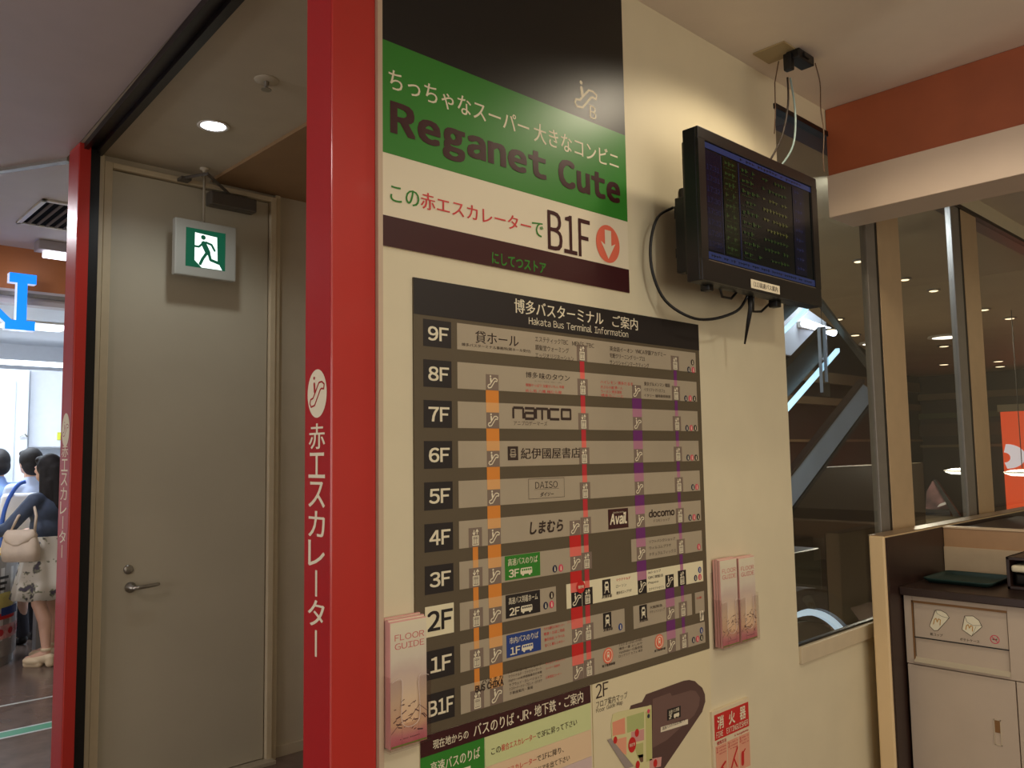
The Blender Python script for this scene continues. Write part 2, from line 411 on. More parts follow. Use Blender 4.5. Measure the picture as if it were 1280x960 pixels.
struct('wall_upper_level', box(8.2, 13.0, 6.22, 6.29, 2.95, 5.5), mat('upper_level_white', (226, 230, 236), 0.5, noise=0.03))
struct('wall_low_olive', box(4.6, 9.7, 3.6, 3.8, 0, 1.33), mat('olive_panel', (78, 66, 44), 0.4, noise=0.15, nscale=2))
struct('wall_low_return', box(4.2, 4.6, 2.3, 3.8, 0, 0.93, 0.01), mat('olive_panel_dark', (74, 64, 46), 0.35, noise=0.15, nscale=2))

# alcove door wall
DY = 3.95
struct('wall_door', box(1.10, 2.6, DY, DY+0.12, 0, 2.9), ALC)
dr = struct('door_1', box(1.195, 1.965, DY-0.022, DY+0.0, 0.02, 2.83, 0.002), DOORM)
fr = bmesh.new()
box(1.125, 1.15, DY-0.06, DY, 0, 2.88, 0.003, fr); box(1.155, 1.19, DY-0.045, DY, 0, 2.86, 0.003, fr)
box(1.97, 2.0, DY-0.045, DY, 0, 2.86, 0.003, fr); box(2.003, 2.03, DY-0.03, DY, 0, 2.88, 0.003, fr)
box(1.19, 1.97, DY-0.045, DY, 2.835, 2.86, 0.003, fr)
struct('door_frame', fr, mat('door_frame_paint', (204, 188, 156), 0.4, noise=0.05), dr)
struct('door_threshold', box(1.19, 2.0, DY-0.09, DY-0.022, 0, 0.018, 0.002), mat('threshold', (170, 160, 138), 0.4), dr)
hb = lathe([(0.024, 0), (0.024, -0.008), (0.012, -0.012), (0.010, -0.045)], (1.315, DY-0.022, 0.93), 20, 'Y')
tube([(1.312, DY-0.064, 0.93), (1.34, DY-0.068, 0.93), (1.42, DY-0.066, 0.935), (1.428, DY-0.06, 0.936)], [0.010, 0.009, 0.008, 0.007], 10, hb)
struct('door_handle', hb, STEEL, dr, True)
struct('door_lock', lathe([(0.021, 0), (0.021, -0.006), (0.012, -0.009), (0.0, -0.009)], (1.305, DY-0.022, 1.01), 20, 'Y'), STEEL, dr, True)
struct('baseboard_alcove', box(2.03, 2.6, DY-0.012, DY, 0, 0.05), mat('baseboard_beige', (190, 176, 150), 0.5))
# dark shutter track between the two red posts, on the ceiling
tr = bmesh.new()
def track_piece(dx0, dx1, z0, z1):
    return prism([Vector((0.925+dx0, 1.60, z0)), Vector((1.055+dx0, 3.93, z0)), Vector((1.055+dx1, 3.93, z0)), Vector((0.925+dx1, 1.60, z0))], Z_, z1-z0)
merge(tr, track_piece(0, 0.018, 2.872, 2.90)); merge(tr, track_piece(0.018, 0.055, 2.892, 2.90)); merge(tr, track_piece(0.055, 0.085, 2.872, 2.90))
struct('trim_shutter_track', tr, DARKRAIL)
struct('trim_shutter_guide', box(1.083, 1.122, 3.86, 3.945, 0, 2.885), BLACK)

# ================================================================ RED POSTS
def red_post(x0, x1, y0, y1, label, group=None, letters=True):
    t = thing('red_post', label, 'post', ((x0+x1)/2, (y0+y1)/2, 0))
    ob('column', box(x0, x1, y0, y1, 0, 2.898, 0.003), RED, t)
    P = (Vector((x0, y1, 0)), -Y_, Z_, -X_); wd = y1-y0
    plabel(Flat().rect(0.004, 0.01, wd-0.004, 2.88).build('side_film', DKRED, t, P, 0.0012, 0.001), 'darker red film on the side face')
    if letters:
        c = Flat().disc(wd/2, 1.635, wd*0.36, ry=wd*0.47, n=36).build('emblem_disc', PCREAM, t, P, 0.0018)
        esc(Flat(), wd*0.20, 1.600, wd*0.80, 1.672, 0.0035).build('escalator_symbol', DKRED, t, P, 0.0022)
        Flat().text('赤エスカレーター', wd*0.20, 1.085, wd*0.80, 1.575, 0.012, vert=True).build('lettering', PCREAM, t, P, 0.0018)
    return t
red_post(0.893, 1.003, 1.497, 1.607, 'near red post with white escalator emblem, left of the sign wall')
red_post(1.032, 1.080, 3.845, 4.0, 'far narrow red post beside the grey steel door')
ob('post_edge_strip', box(1.003, 1.0155, 1.487, 1.4995, 0, 2.898), mat('post_edge_cream', (200, 176, 150), 0.4)); tag(bpy.data.objects['post_edge_strip'], 'thin cream edging strip between the near red post and the signs', 'trim strip')

# ================================================================ STORE BANNER
t = thing('store_banner', 'tall glossy shop banner, black and green over white, above the floor directory', 'sign', (1.45, 1.5, 1.96))
bx0, bx1 = 1.0165, 1.888
def strip(name, x0, z0, x1, z1, m, off, p, th=0.003, lab=None):
    o = Flat().rect(x0, z0, x1, z1).build(name, m, p, WP, off, th)
    if lab: plabel(o, lab)
    return o
strip('banner_panel', bx0, 1.966, bx1, 2.895, PWHITE, 0.004, t, 0.004)
strip('black_field', bx0, 2.443, bx1, 2.895, PBLACK, 0.0046, t, 0.0006, 'glossy black upper field')
strip('green_field', bx0, 2.180, bx1, 2.443, PGREEN, 0.0046, t, 0.0006, 'green middle field')
strip('maroon_band', bx0, 1.966, bx1, 2.036, PMAROON, 0.0046, t, 0.0006, 'dark maroon bottom band')
f = Flat(); tb(f, 'ちっちゃなスーパー', 486, 85, 111, 660, 0.012); tb(f, '大きなコンビニ', 667, 152, 176, 772, 0.012); f.build('lettering', PCREAM, t, WP, 0.0052)
f = Flat(); tb(f, 'Reganet', 490, 127.5, 177, 680, 0.05); f.build('lettering', PMAROON, t, WP, 0.0052); f = Flat(); tb(f, 'Cute', 699, 198, 231, 773, 0.05)
f.build('lettering', PMAROON, t, WP, 0.0052)
f = Flat(); tb(f, 'この', 488, 231, 251, 524, 0.012); tb(f, 'で', 665, 276, 294, 679, 0.012); f.build('lettering', PGREEN, t, WP, 0.0052)
f = Flat(); tb(f, '赤エスカレーター', 526, 239, 260, 663, 0.014); f.build('lettering', PRED, t, WP, 0.0052)
f = Flat(); tb(f, 'B1F', 684.5, 262, 311, 737, 0.012); f.build('lettering', PMAROON, t, WP, 0.0052)
cx_, cz_ = bx(760, 305); f = Flat().disc(cx_, cz_, 0.052, 0.055, n=40); f.build('arrow_disc', PARROW, t, WP, 0.0052)
f = Flat(); f.rect(cx_-.014, cz_-.004, cx_+.014, cz_+.040); f.poly([(cx_-.032, cz_+.004), (cx_, cz_-.044), (cx_+.032, cz_+.004), (cx_+.014, cz_-.004), (cx_-.014, cz_-.004)]); f.build('arrow', PWHITE, t, WP, 0.0058)
f = Flat(); tb(f, 'にしてつストア', 615, 315, 329, 682, 0.018); f.build('lettering', PGREEN, t, WP, 0.0052)
f = Flat(); a = bx(717, 135); b = bx(747, 108); esc(f, a[0], a[1], b[0], bx(730, 103)[1], 0.006); tb(f, 'B', 737, 131, 147, 745, 0.01)
f.build('escalator_symbol', PCREAM, t, WP, 0.0052)

# ================================================================ FLOOR DIRECTORY
t = thing('floor_directory', 'large olive-grey floor directory board with rows for each floor and coloured route lines', 'sign', (1.67, 1.5, 0.886))
DX0, DX1 = 1.104, 2.236
strip('backing_panel', DX0, 0.887, DX1, 1.906, BOARD, 0.004, t, 0.004)
h = strip('header_strip', DX0, 1.822, DX1, 1.906, PBLACK2, 0.0046, t, 0.0006, 'near-black header strip')
f = Flat().text('博多バスターミナル', 1.42, 1.858, 1.765, 1.895, 0.016).text('ご案内', 1.805, 1.858, 1.921, 1.893, 0.012).text('Hakata Bus Terminal Information', 1.47, 1.833, 1.875, 1.853, 0.006)
f.build('lettering', PCREAM, h, WP, 0.0052)
ZT = lambda i: 1.813-0.0934*i
RH = 0.063
floors = ['9F', '8F', '7F', '6F', '5F', '4F', '3F', '2F', '1F', 'B1F']
LX0, LX1 = 1.131, 1.213
for i, s in enumerate(floors):
    m = ROWW if s == '2F' else PBLACK2
    lx0, lx1, zt, zb = (LX0, LX1, ZT(i), ZT(i)-RH)
    lab = strip('floor_label', lx0, zb, lx1, zt+(0.004 if s == '2F' else 0), m, 0.0046, t, 0.0006, 'white label' if s == '2F' else None)
    mm = PBLACK2 if s == '2F' else PCREAM
    if s == '2F': Flat().text(s, lx0+.007, zb+.013, lx1-.005, zt-.008, 0.02).build('lettering', mm, lab, WP, 0.0052)
    else: Flat().text(s, lx0+(.008 if s == 'B1F' else .014), zb+.015, lx1-(.004 if s == 'B1F' else .009), zt-.016, 0.018).build('lettering', mm, lab, WP, 0.0052)
RX0, RX1 = 1.231, 2.214
X = lambda px, py: bx(px, py)[0]
segs = {6: [(RX0, X(732, 690), ROWG), (X(789, 673), RX1, ROWG)], 7: [(RX0, X(695, 740), ROWG), (X(708, 731), RX1, ROWW)],
        8: [(RX0, X(781, 775), ROWG), (X(792, 771), X(865, 755), ROWG), (X(869, 750), X(880.5, 750), ROWG)]}
rows = {}
for i in range(10):
    for k, (a, b, m) in enumerate(segs.get(i, [(RX0, RX1, ROWG)])):
        rows[(i, k)] = strip('floor_row', a, ZT(i)-RH, b, ZT(i), m, 0.0046, t, 0.0006, 'cream row for the second floor' if m is ROWW else None)
def rowz(i): return ZT(i)-RH, ZT(i)
# route stripes: (x0, x1, first row, last row, dark, light, icon kind)
IC_H = 0.039
routes = [(1.320, 1.362, 1, 9, PORANGE, PORANGE_L, 'esc'), (1.2725, 1.2885, 5, 9, PORANGE, PORANGE_L, 'ele'),
          (1.663, 1.681, 0, 9, PTHIN, PRED_L, 'ele'), (1.607, 1.651, 5, 9, PROUTE, PRED_L, 'esc'),
          (1.886, 1.929, 1, 7, PPURPLE, PPURPLE_L, 'esc'), (2.017, 2.060, 7, 9, PPURPLE, PPURPLE_L, 'esc'), (2.094, 2.109, 0, 9, PPURPLE, PPURPLE_L, 'ele')]
for x0, x1, r0, r1, dk, lt, kind in routes:
    xc = (x0+x1)/2; hw = 0.0205
    for i in range(r0, r1+1):
        zb, zt = rowz(i); hgt = IC_H if kind == 'esc' else 0.045
        base = zb if kind == 'esc' else zb+0.0
        if i > r0:
            strip('route_stripe', x0, zt, x1, ZT(i-1)-RH, dk, 0.0046, t, 0.0006)
            strip('route_stripe', x0, base+hgt, x1, zt, lt, 0.0050, t, 0.0004, 'paler where the stripe crosses the row')
        white = (i == 7 and x0 > 1.55)
        ic = strip('pictogram', xc-hw, base, xc+hw, base+hgt, PBLACK2 if white else ICONG, 0.0052, t, 0.0006)
        g = Flat()
        (esc if kind == 'esc' else elev)(g, xc-hw*.85, base+.002, xc+hw*.85, base+hgt-.003)
        g.build('symbol', PCREAM, ic, WP, 0.0056)
def rt(i, k, m, *items):
    f = Flat()
    for it in items: tb(f, *it)
    f.build('lettering', m, rows[(i, k)], WP, 0.0052)
B_ = 0.010
rt(0, 0, DKTEXT, ('貸ホール', 594, 413, 428.5, 648, B_), ('博多バスターミナル事務所(貸ホール受付)', 577, 428.2, 433, 663, B_),
   ('エステティックTBC', 668.8, 420, 427, 710, 0), ("MEN'S TBC", 715, 425.5, 432, 742.5, 0), ('頭髪堂ウォーミング', 669, 430.5, 437.5, 711, 0), ('エッジオリジネーション', 669, 440.5, 447.5, 717, 0),
   ('英会話イーオン', 762, 432.5, 438.5, 791, .01), ('YMCA学園アカデミー', 794, 436, 442, 832, .01), ('宅配クリーニング リーブ21', 762, 441, 447, 806, .01), ('サンリシャインマーケティング', 762, 449.5, 455.5, 811, .01))
rt(1, 0, DKTEXT, ('博多', 657, 464.5, 472, 672, B_), ('味のタウン', 674, 466, 474, 712, B_), ('ラーメン・うどん・カレー・すし', 668, 475.5, 477, 702, 0), 
   ('東京グルメンマン 韓国', 805, 477, 482, 837, .01), ('イタリアトマトカフェ', 805, 484.5, 489, 831, .01), ('イタリー 珈琲館倶楽部', 805, 492, 496, 838, .01))
rt(1, 0, PRED, ('御膳やっぱり 宝屋せいもん 中華', 657, 479, 483, 705, 0), ('めし処 八幡 梅むら屋', 657, 486, 490, 702, 0), ('ハイレモン 博多だるま', 750.5, 475, 479.5, 791, 0), ('天ぷら小屋 夢一人', 750.5, 481.5, 485.5, 778, 0), ('ラーメン 博多酒場', 751, 487, 491, 777, 0), ('博多たこーと', 751, 492, 496, 779, 0))
f = Flat(); tb(f, 'アニプロゲーマーズ', 642, 526, 531.5, 684, 0)
for s_, a, b in (('n', 641.5, 654), ('a', 656, 668), ('m', 670, 685), ('c', 687, 699)):
    X0, Z1 = bx(a, 509.5+(a-641)*.045); X1 = bx(b, 515)[0]; Z0 = bx(a, 523+(a-641)*.02)[1]; W_ = .0068
    if s_ == 'n': f.stroke([(X0, Z0), (X0, Z1), (X1, Z1), (X1, Z0)], W_, cap=False)
    if s_ == 'm': f.stroke([(X0, Z0), (X0, Z1), (X1, Z1), (X1, Z0)], W_, cap=False); f.stroke([((X0+X1)/2, Z0), ((X0+X1)/2, Z1)], W_)
    if s_ == 'a': f.stroke([(X0, Z1), (X1, Z1), (X1, Z0), (X0, Z0), (X0, (Z0*.45+Z1*.55)), (X1, (Z0*.45+Z1*.55))], W_, cap=False)
    if s_ == 'c': f.stroke([(X1, Z1), (X0, Z1), (X0, Z0), (X1, Z0)], W_, cap=False)
X0, Z1 = bx(702, 512); X1 = bx(713, 515)[0]; Z0 = bx(702, 523.5)[1]; f.stroke([(X0, Z0), (X1, Z0), (X1, Z1), (X0, Z1)], .0072, True)
f.build('lettering', DKTEXT, rows[(2, 0)], WP, 0.0052)
f = Flat(); tb(f, '紀伊國屋書店', 651, 560, 574, 725, 0.014); X0, Z1 = bx(634.5, 558); X1 = bx(647.5, 560)[0]; Z0 = bx(634.5, 575.5)[1]
f.rect(X0, Z0, X1, Z1); f.build('lettering', DKTEXT, rows[(3, 0)], WP, 0.0052)
g = Flat(); W_ = X1-X0; H_ = Z1-Z0
g.stroke([(X0+W_*.3, Z0+H_*.25), (X0+W_*.7, Z0+H_*.25), (X0+W_*.7, Z0+H_*.78), (X0+W_*.3, Z0+H_*.78)], .0025, True); g.rect(X0+W_*.2, Z0+H_*.35, X0+W_*.8, Z0+H_*.45); g.rect(X0+W_*.35, Z0+H_*.55, X0+W_*.65, Z0+H_*.62)
g.build('symbol', ROWG, rows[(3, 0)], WP, 0.0056)
X0, Z1 = bx(660.5, 599); X1 = bx(705, 598)[0]; Z0 = bx(660.5, 624)[1]
f = Flat().stroke([(X0, Z0), (X1, Z0), (X1, Z1), (X0, Z1)], .0010, True); f.stroke([(X0+.02, (Z0*.46+Z1*.54)-.004), (X1-.02, (Z0*.46+Z1*.54)-.004)], .0006)
tb(f, 'DAISO', 669, 602.5, 611, 697, 0.0); tb(f, 'ダイソー', 675, 615.5, 621, 691.5, 0.02, 0.25); f.build('lettering', DKTEXT, rows[(4, 0)], WP, 0.0052)
f = Flat(); tb(f, 'しまむら', 662, 653, 668, 703, 0.03, 0.15); tb(f, 'docomo', 811, 637.5, 647, 843, 0.03); tb(f, 'ドコモショップ', 817, 649.3, 653, 837, 0)
f.build('lettering', DKTEXT, rows[(5, 0)], WP, 0.0052)
X0, Z1 = bx(760, 637); X1 = bx(785, 638)[0]; Z0 = bx(760, 662)[1]
q = strip('shop_panel', X0, Z0, X1, Z1, PMAROON, 0.0052, t, 0.0006, 'dark maroon shop panel')
Flat().text('Avail', X0+.007, Z0+.013, X1-.008, Z0+.043, 0.035, 0.12).text('FASHION CENTER', X0+.02, Z1-.012, X1-.02, Z1-.008).build('lettering', PCREAM, q, WP, 0.0058)
def bus_panel(xl, yt, yb, xr, m, top, fl):
    X0, Z1 = bx(xl, yt); X1 = bx(xr, yt)[0]; Z0 = bx(xl, yb)[1]
    q = strip('bus_panel', X0, Z0, X1, Z1, m, 0.0052, t, 0.0006); w_ = X1-X0; h_ = Z1-Z0
    f = Flat().text(top, X0+w_*.08, Z1-h_*.42, X1-w_*.08, Z1-h_*.12, 0.01).text(fl, X0+w_*.10, Z0+h_*.10, X0+w_*.38, Z0+h_*.42, 0.02); hl = Flat()
    bus(f, hl, X0+w_*.42, Z0+h_*.08, X0+w_*.76, Z0+h_*.44); f.build('lettering', PCREAM, q, WP, 0.0058); hl.build('symbol', m, q, WP, 0.0061)
bus_panel(631, 695.6, 726, 675, PGREEN, '高速バスのりば', '3F')
bus_panel(632, 744.5, 773.7, 675, PBLACK2, '高速バス到着ホーム', '2F')
bus_panel(633, 794.5, 823, 676, BLUEP, '市内バスのりば', '1F')
rt(6, 1, DKTEXT, ('ソフトバンクショップ', 811, 675.5, 679.5, 844, 0), ('ウィルコムプラザ', 811.5, 683.2, 687.2, 839, 0), ('ナチュラルフィックス', 811.5, 691, 695.5, 845, 0))
rt(7, 1, PRED, ('マクドナルド', 770, 723.5, 727, 788, .01))
rt(7, 1, DKTEXT, ('ローソン', 770, 731.5, 735, 783, 0), ('博多ポストプラザ', 770.5, 739.5, 743.5, 789.5, .01), ('JR博多駅', 752, 745, 748.7, 765, .02),
   ('auショップ', 810, 714, 717.5, 826, .01), ('QBC理髪店', 810, 720.5, 724.5, 829, .01), ('Pepeo', 810.5, 727.5, 731, 823, .01), ('エクリフトセゾン', 811, 735, 738.5, 830, .01))
rt(8, 0, PRED, ('りそな銀行 ATM コーナー', 680, 784.5, 788.5, 706, .01), ('喫茶・たばこ売店', 680, 791, 795, 706, .01), ('旅行会社 トラベル', 680.5, 798, 802, 706, .01), ('宝くじ 駅レンタカー', 681, 805, 809, 706, .01), ('コインロッカー', 709, 776, 780, 719, 0))
rt(8, 0, DKTEXT, ('JR博多駅', 754, 786.5, 790, 766, .02))
rt(8, 1, DKTEXT, ('大阪阪急', 812, 758, 761.5, 828, .01), ('チケットショップ', 812, 763.5, 767.5, 831, 0), ('JR博多駅', 799, 775, 778.5, 810, .02))
rt(8, 2, PRED, ('公衆', 870.5, 746.5, 749.5, 877, .01))
LB = [('ドトールコーヒーショップ', 0), ('マクドナルド・ファミリーマート', 0), ('Right-on 紀伊國屋書店の本棚', 0), ('サブウェイ・カレーショップ', 0), ('ミスタードーナツ・プロント・カラオケ', 0), ('不動産案内・薬局', 0)]
rt(9, 0, DKTEXT, *[(s_, 635+.4*k, 839.0+5.2*k, 843.0+5.2*k, 677+.2*k-(12 if k == 5 else 0), 0) for k, (s_, _) in enumerate(LB)])
rt(9, 0, PRED, ('タイムズ・キャッシュ', 682, 828.5, 831.5, 706, 0), ('コーナー 両替所', 682, 834.5, 837.5, 700, 0), ('公衆電話コーナー', 682, 845.5, 849, 702, 0))
rt(9, 0, DKTEXT, *[(s_, 773.5, 805.2+4.6*k, 808.6+4.6*k, 803+.1*k, 0) for k, s_ in enumerate(('ミスド ほっかほっか ABC', '博多一番 よしのや', 'Yoshida 一口屋食堂', 'ロッテリア カフェ 本店'))])
f = Flat(); tb(f, 'BUS CHIKA', 594, 857.5, 865.5, 629, 0.03); f.build('lettering', DKTEXT, rows[(9, 0)], WP, 0.0064)
f = Flat(); tb(f, 'バスチカ', 602, 850, 855, 628.5, 0.01); f.build('lettering', DKTEXT, rows[(9, 0)], WP, 0.0064)
def picto(px, py, wpx, kind, m, sym=PCREAM):
    cx, cz = bx(px, py); h_ = 0.021 if kind == 'train' else 0.022; w_ = 0.017
    f = Flat()
    if kind == 'train': f.rect(cx-w_, cz-h_, cx+w_, cz+h_)
    else: f.disc(cx, cz, 0.021, n=28)
    q = f.build('pictogram', m, t, WP, 0.0056, 0.0004); a_ = Flat(); b_ = Flat()
    if kind == 'metro':
        a_.ring(cx, cz, 0.016, .0022); train(a_, b_, cx-.009, cz-.010, cx+.009, cz+.012)
    else: train(a_, b_, cx-.014, cz-.018, cx+.014, cz+.018)
    a_.build('symbol', sym, q, WP, 0.0060); b_.build('symbol', m, q, WP, 0.0063)
picto(758, 734, 10, 'train', PBLACK2); picto(759, 775.5, 10, 'train', PBLACK2); picto(804, 765.5, 9, 'train', PBLACK2)
picto(760, 819.5, 10, 'metro', PARROW); picto(824, 802, 10, 'metro', PARROW)
f = Flat(); tb(f, '地下鉄博多駅', 752.5, 831.5, 835, 769, .02); tb(f, '地下鉄博多駅', 818, 812.5, 815.5, 832, .02); f.build('lettering', DKTEXT, rows[(9, 0)], WP, 0.0052)
def dots(i, lst):
    for px, py, c in lst:
        cx, cz = bx(px, py); m = {'n': NAVY, 'p': PINKP, 'g': PBLACK2, 'b': BLUEP, 'k': DKTEXT}[c]
        q = Flat().disc(cx, cz, 0.0085, 0.0095, n=20).build('facility_dot', m, t, WP, 0.0054, 0.0004)
        Flat().disc(cx, cz+.004, .0018, n=8).rect(cx-.002, cz-.006, cx+.002, cz+.002).build('symbol', PCREAM, q, WP, 0.0058)
dots(0, [(865.5, 453, 'k'), (861, 462, 'n'), (866.5, 462.5, 'p')])
dots(1, [(857.3, 498, 'n'), (862.7, 498, 'p'), (868, 498.3, 'g')]); dots(2, [(858.7, 535, 'n'), (864, 535, 'p'), (869, 535, 'g')]); dots(3, [(860, 572, 'n'), (865, 572, 'p'), (870, 572, 'g')])
dots(4, [(866, 609, 'n'), (871, 608.6, 'p')]); dots(5, [(862.6, 647, 'n'), (867.6, 646.6, 'p'), (872.8, 646, 'g')]); dots(6, [(693.5, 711, 'n'), (701, 710, 'p'), (873.6, 683.5, 'p')])
dots(7, [(682, 757, 'n'), (689.5, 755.5, 'p'), (689.5, 744, 'k'), (869.5, 722.5, 'n'), (874.8, 721.3, 'p'), (874.6, 712.3, 'b')]); dots(8, [(775.5, 783.5, 'b')])
dots(9, [(867, 800, 'n'), (872, 798.6, 'p'), (877, 797, 'g'), (876.8, 788, 'b')])
cx, cz = bx(725.5, 733.5); q = Flat().disc(cx, cz, 0.0165, n=28).build('here_marker', PROUTE, t, WP, 0.0066, 0.0004); Flat().text('現在地', cx-.011, cz-.004, cx+.011, cz+.004, .02).build('lettering', PCREAM, q, WP, 0.0070)
cx, cz = bx(877, 770); q = Flat().rect(cx-.010, cz-.014, cx+.010, cz+.016).build('pictogram', PWHITE, t, WP, 0.0056, 0.0004); esc(Flat(), cx-.008, cz-.012, cx+.008, cz+.014, .002).build('symbol', DKTEXT, q, WP, 0.006)

# ---------------------------------------------------------------- directions board below
t = thing('directions_board', 'bus and rail directions board with dark title strip, below the floor directory', 'sign', (1.4, 1.5, 0.55))
strip('backing_panel', 1.116, 0.50, 1.675, 0.886, PWHITE, 0.003, t, 0.003)
h = strip('header_strip', 1.116, 0.842, 1.675, 0.886, PMAROON, 0.0046, t, 0.0012, 'dark maroon title strip')
f = Flat(); f.text('現在地からの', 1.150, 0.852, 1.252, 0.872, .012).text('バスのりば・JR・地下鉄・ご案内', 1.268, 0.850, 1.645, 0.879, .012); f.build('lettering', PCREAM, h, WP, 0.0052)
q = strip('green_panel', 1.116, 0.66, 1.3015, 0.842, PGREEN, 0.0040, t, 0.0008, 'green express bus panel')
f = Flat().text('高速バスのりば', 1.143, 0.800, 1.287, 0.826, .014); hl = Flat(); f.rect(1.215, 0.748, 1.258, 0.790); bus(hl, f, 1.219, 0.752, 1.254, 0.786)
f.build('lettering', PCREAM, q, WP, 0.0046); hl.build('symbol', PGREEN, q, WP, 0.0049)
LG = mat('print_pale_green', (206, 212, 152), 0.5); LP = mat('print_pale_peach', (226, 196, 158), 0.5); LL = mat('print_pale_mauve', (208, 184, 178), 0.5)
q1 = strip('direction_row', 1.303, 0.774, 1.675, 0.842, LG, 0.0040, t, 0.0008, 'pale green row'); q2 = strip('direction_row', 1.303, 0.706, 1.675, 0.773, LP, 0.0040, t, 0.0008, 'pale peach row'); q3 = strip('direction_row', 1.303, 0.60, 1.675, 0.705, LL, 0.0040, t, 0.0008, 'pale mauve row')
Flat().text('この', 1.322, 0.797, 1.352, 0.811, .012).text('で3Fに昇って下さい', 1.472, 0.797, 1.620, 0.813, .012).build('lettering', DKTEXT, q1, WP, 0.0046)
Flat().text('複合エスカレーター', 1.354, 0.797, 1.470, 0.813, .012).build('lettering', PRED, q1, WP, 0.0046)
Flat().text('赤エスカレーター', 1.352, 0.742, 1.470, 0.757, .012).build('lettering', PRED, q2, WP, 0.0046)
Flat().text('この', 1.322, 0.742, 1.350, 0.756, .012).text('で1Fに降り、', 1.472, 0.742, 1.568, 0.758, .012).text('正面の自動ドアを出て下さい', 1.40, 0.716, 1.590, 0.731, .012).build('lettering', DKTEXT, q2, WP, 0.0046)
# ---------------------------------------------------------------- 2F map sheet
t = thing('floor_map_sheet', 'cream second floor map sheet with a dark rounded building plan', 'sign', (1.95, 1.5, 0.5))
strip('sheet', 1.684, 0.50, 2.236, 0.886, mat('map_sheet', (222, 208, 170), 0.45), 0.0034, t, 0.0034)
f = Flat(); tb(f, '2F', 745, 856, 874, 761, 0.01); tb(f, 'フロア案内マップ', 745.5, 877, 886, 785, 0); tb(f, 'Floor Guide Map', 745.5, 886, 893, 779, 0); f.build('lettering', DKTEXT, t, WP, 0.0040)
W2 = lambda l: [bx(*p) for p in l]
o = Flat().poly(W2([(786, 891), (789, 882), (803, 877.5), (808, 868), (855, 851), (862, 850), (869, 851.5), (873, 855.5), (878, 859.5), (881.5, 868), (882, 877), (878, 890), (830, 961), (816, 961), (814, 881)])).build('building_plan', mat('plan_dark', (88, 62, 56), 0.5), t, WP, 0.0041, 0.0005); plabel(o, 'dark brown plan of the bus floor')
Flat().poly(W2([(816, 874), (838, 866), (840, 870), (864, 863), (870, 864), (875, 872), (874, 882), (868, 894), (834, 925), (816, 935)])).build('plan_inner', mat('plan_mid', (112, 84, 76), 0.5), t, WP, 0.0045, 0.0003)
o = Flat().poly(W2([(766, 893), (773, 890), (814.5, 881.5), (815.5, 961), (796, 961), (765, 925), (764, 905)])).build('shop_plan', mat('plan_cream', (214, 206, 150), 0.5), t, WP, 0.0049, 0.0005); plabel(o, 'pale plan of the shops')
for name, pts, c in (('plan_block', [(765.5, 903), (781, 897), (781.5, 917), (766, 920)], (228, 150, 118)), ('plan_block', [(783.5, 896), (805, 889.5), (805, 910), (784, 916)], (176, 184, 118)), ('plan_block', [(807, 890), (814, 886), (815, 950), (808, 952)], (192, 190, 120)),
                    ('plan_block', [(767, 925), (783, 921), (783, 944), (778, 941)], (230, 158, 126)), ('plan_block', [(789, 915), (805, 911), (805, 925), (789, 929)], (206, 150, 140)), ('plan_block', [(793, 931), (804, 928), (804, 946), (797, 948)], (184, 182, 116)),
                    ('plan_block', [(759, 925), (764, 923), (792, 958), (782, 961)], (156, 142, 134)), ('plan_block', [(797, 944), (804, 942.5), (804, 952), (801, 953)], (110, 78, 60)), ('plan_block', [(812, 949), (827, 946), (826, 958), (812, 961)], (206, 150, 140))):
    Flat().poly(W2(pts)).build(name, mat('plan_%d_%d_%d' % c, c, 0.5), t, WP, 0.0052, 0.0003)
X0, Z1 = bx(834, 888); X1, Z0 = bx(851, 895)
q = Flat().poly(W2([(834, 887), (851, 882), (851, 896), (834, 901)])).build('bus_panel', PBLACK2, t, WP, 0.0050, 0.0004)
f = Flat(); tb(f, '高速バス到着', 836, 888.5, 893, 849, .01); tb(f, '2F', 836, 893.5, 899, 840, .02); hl = Flat(); bus(f, hl, bx(842, 895)[0], bx(842, 898.5)[1], bx(849, 895)[0], bx(842, 892.5)[1]); f.build('lettering', PCREAM, q, WP, 0.0054)
q = Flat().poly(W2([(826, 909), (860, 899), (860, 905), (826, 915.5)])).build('note_strip', PWHITE, t, WP, 0.0050, 0.0004)
f = Flat(); tb(f, '高速バスのりばは3階です', 828, 909, 913, 857, .01, 0); f.build('lettering', DKTEXT, q, WP, 0.0054)
for px, py, r in ((790, 931, .017), (769, 925, .008), (796, 916, .009), (797, 956, .009), (819, 954, .009)):
    cx, cz = bx(px, py); q = Flat().disc(cx, cz, r, r*1.2).build('map_marker', PROUTE, t, WP, 0.0057, 0.0003)
    if r > .01: Flat().text('現在地', cx-.012, cz-.004, cx+.012, cz+.005, .01).build('lettering', PCREAM, q, WP, 0.0061)
Flat().disc(*bx(810.5, 889), .006, n=14).build('map_marker', PINKP, t, WP, 0.0057, 0.0003); Flat().disc(*bx(810.5, 895), .006, n=14).build('map_marker', NAVY, t, WP, 0.0057, 0.0003)

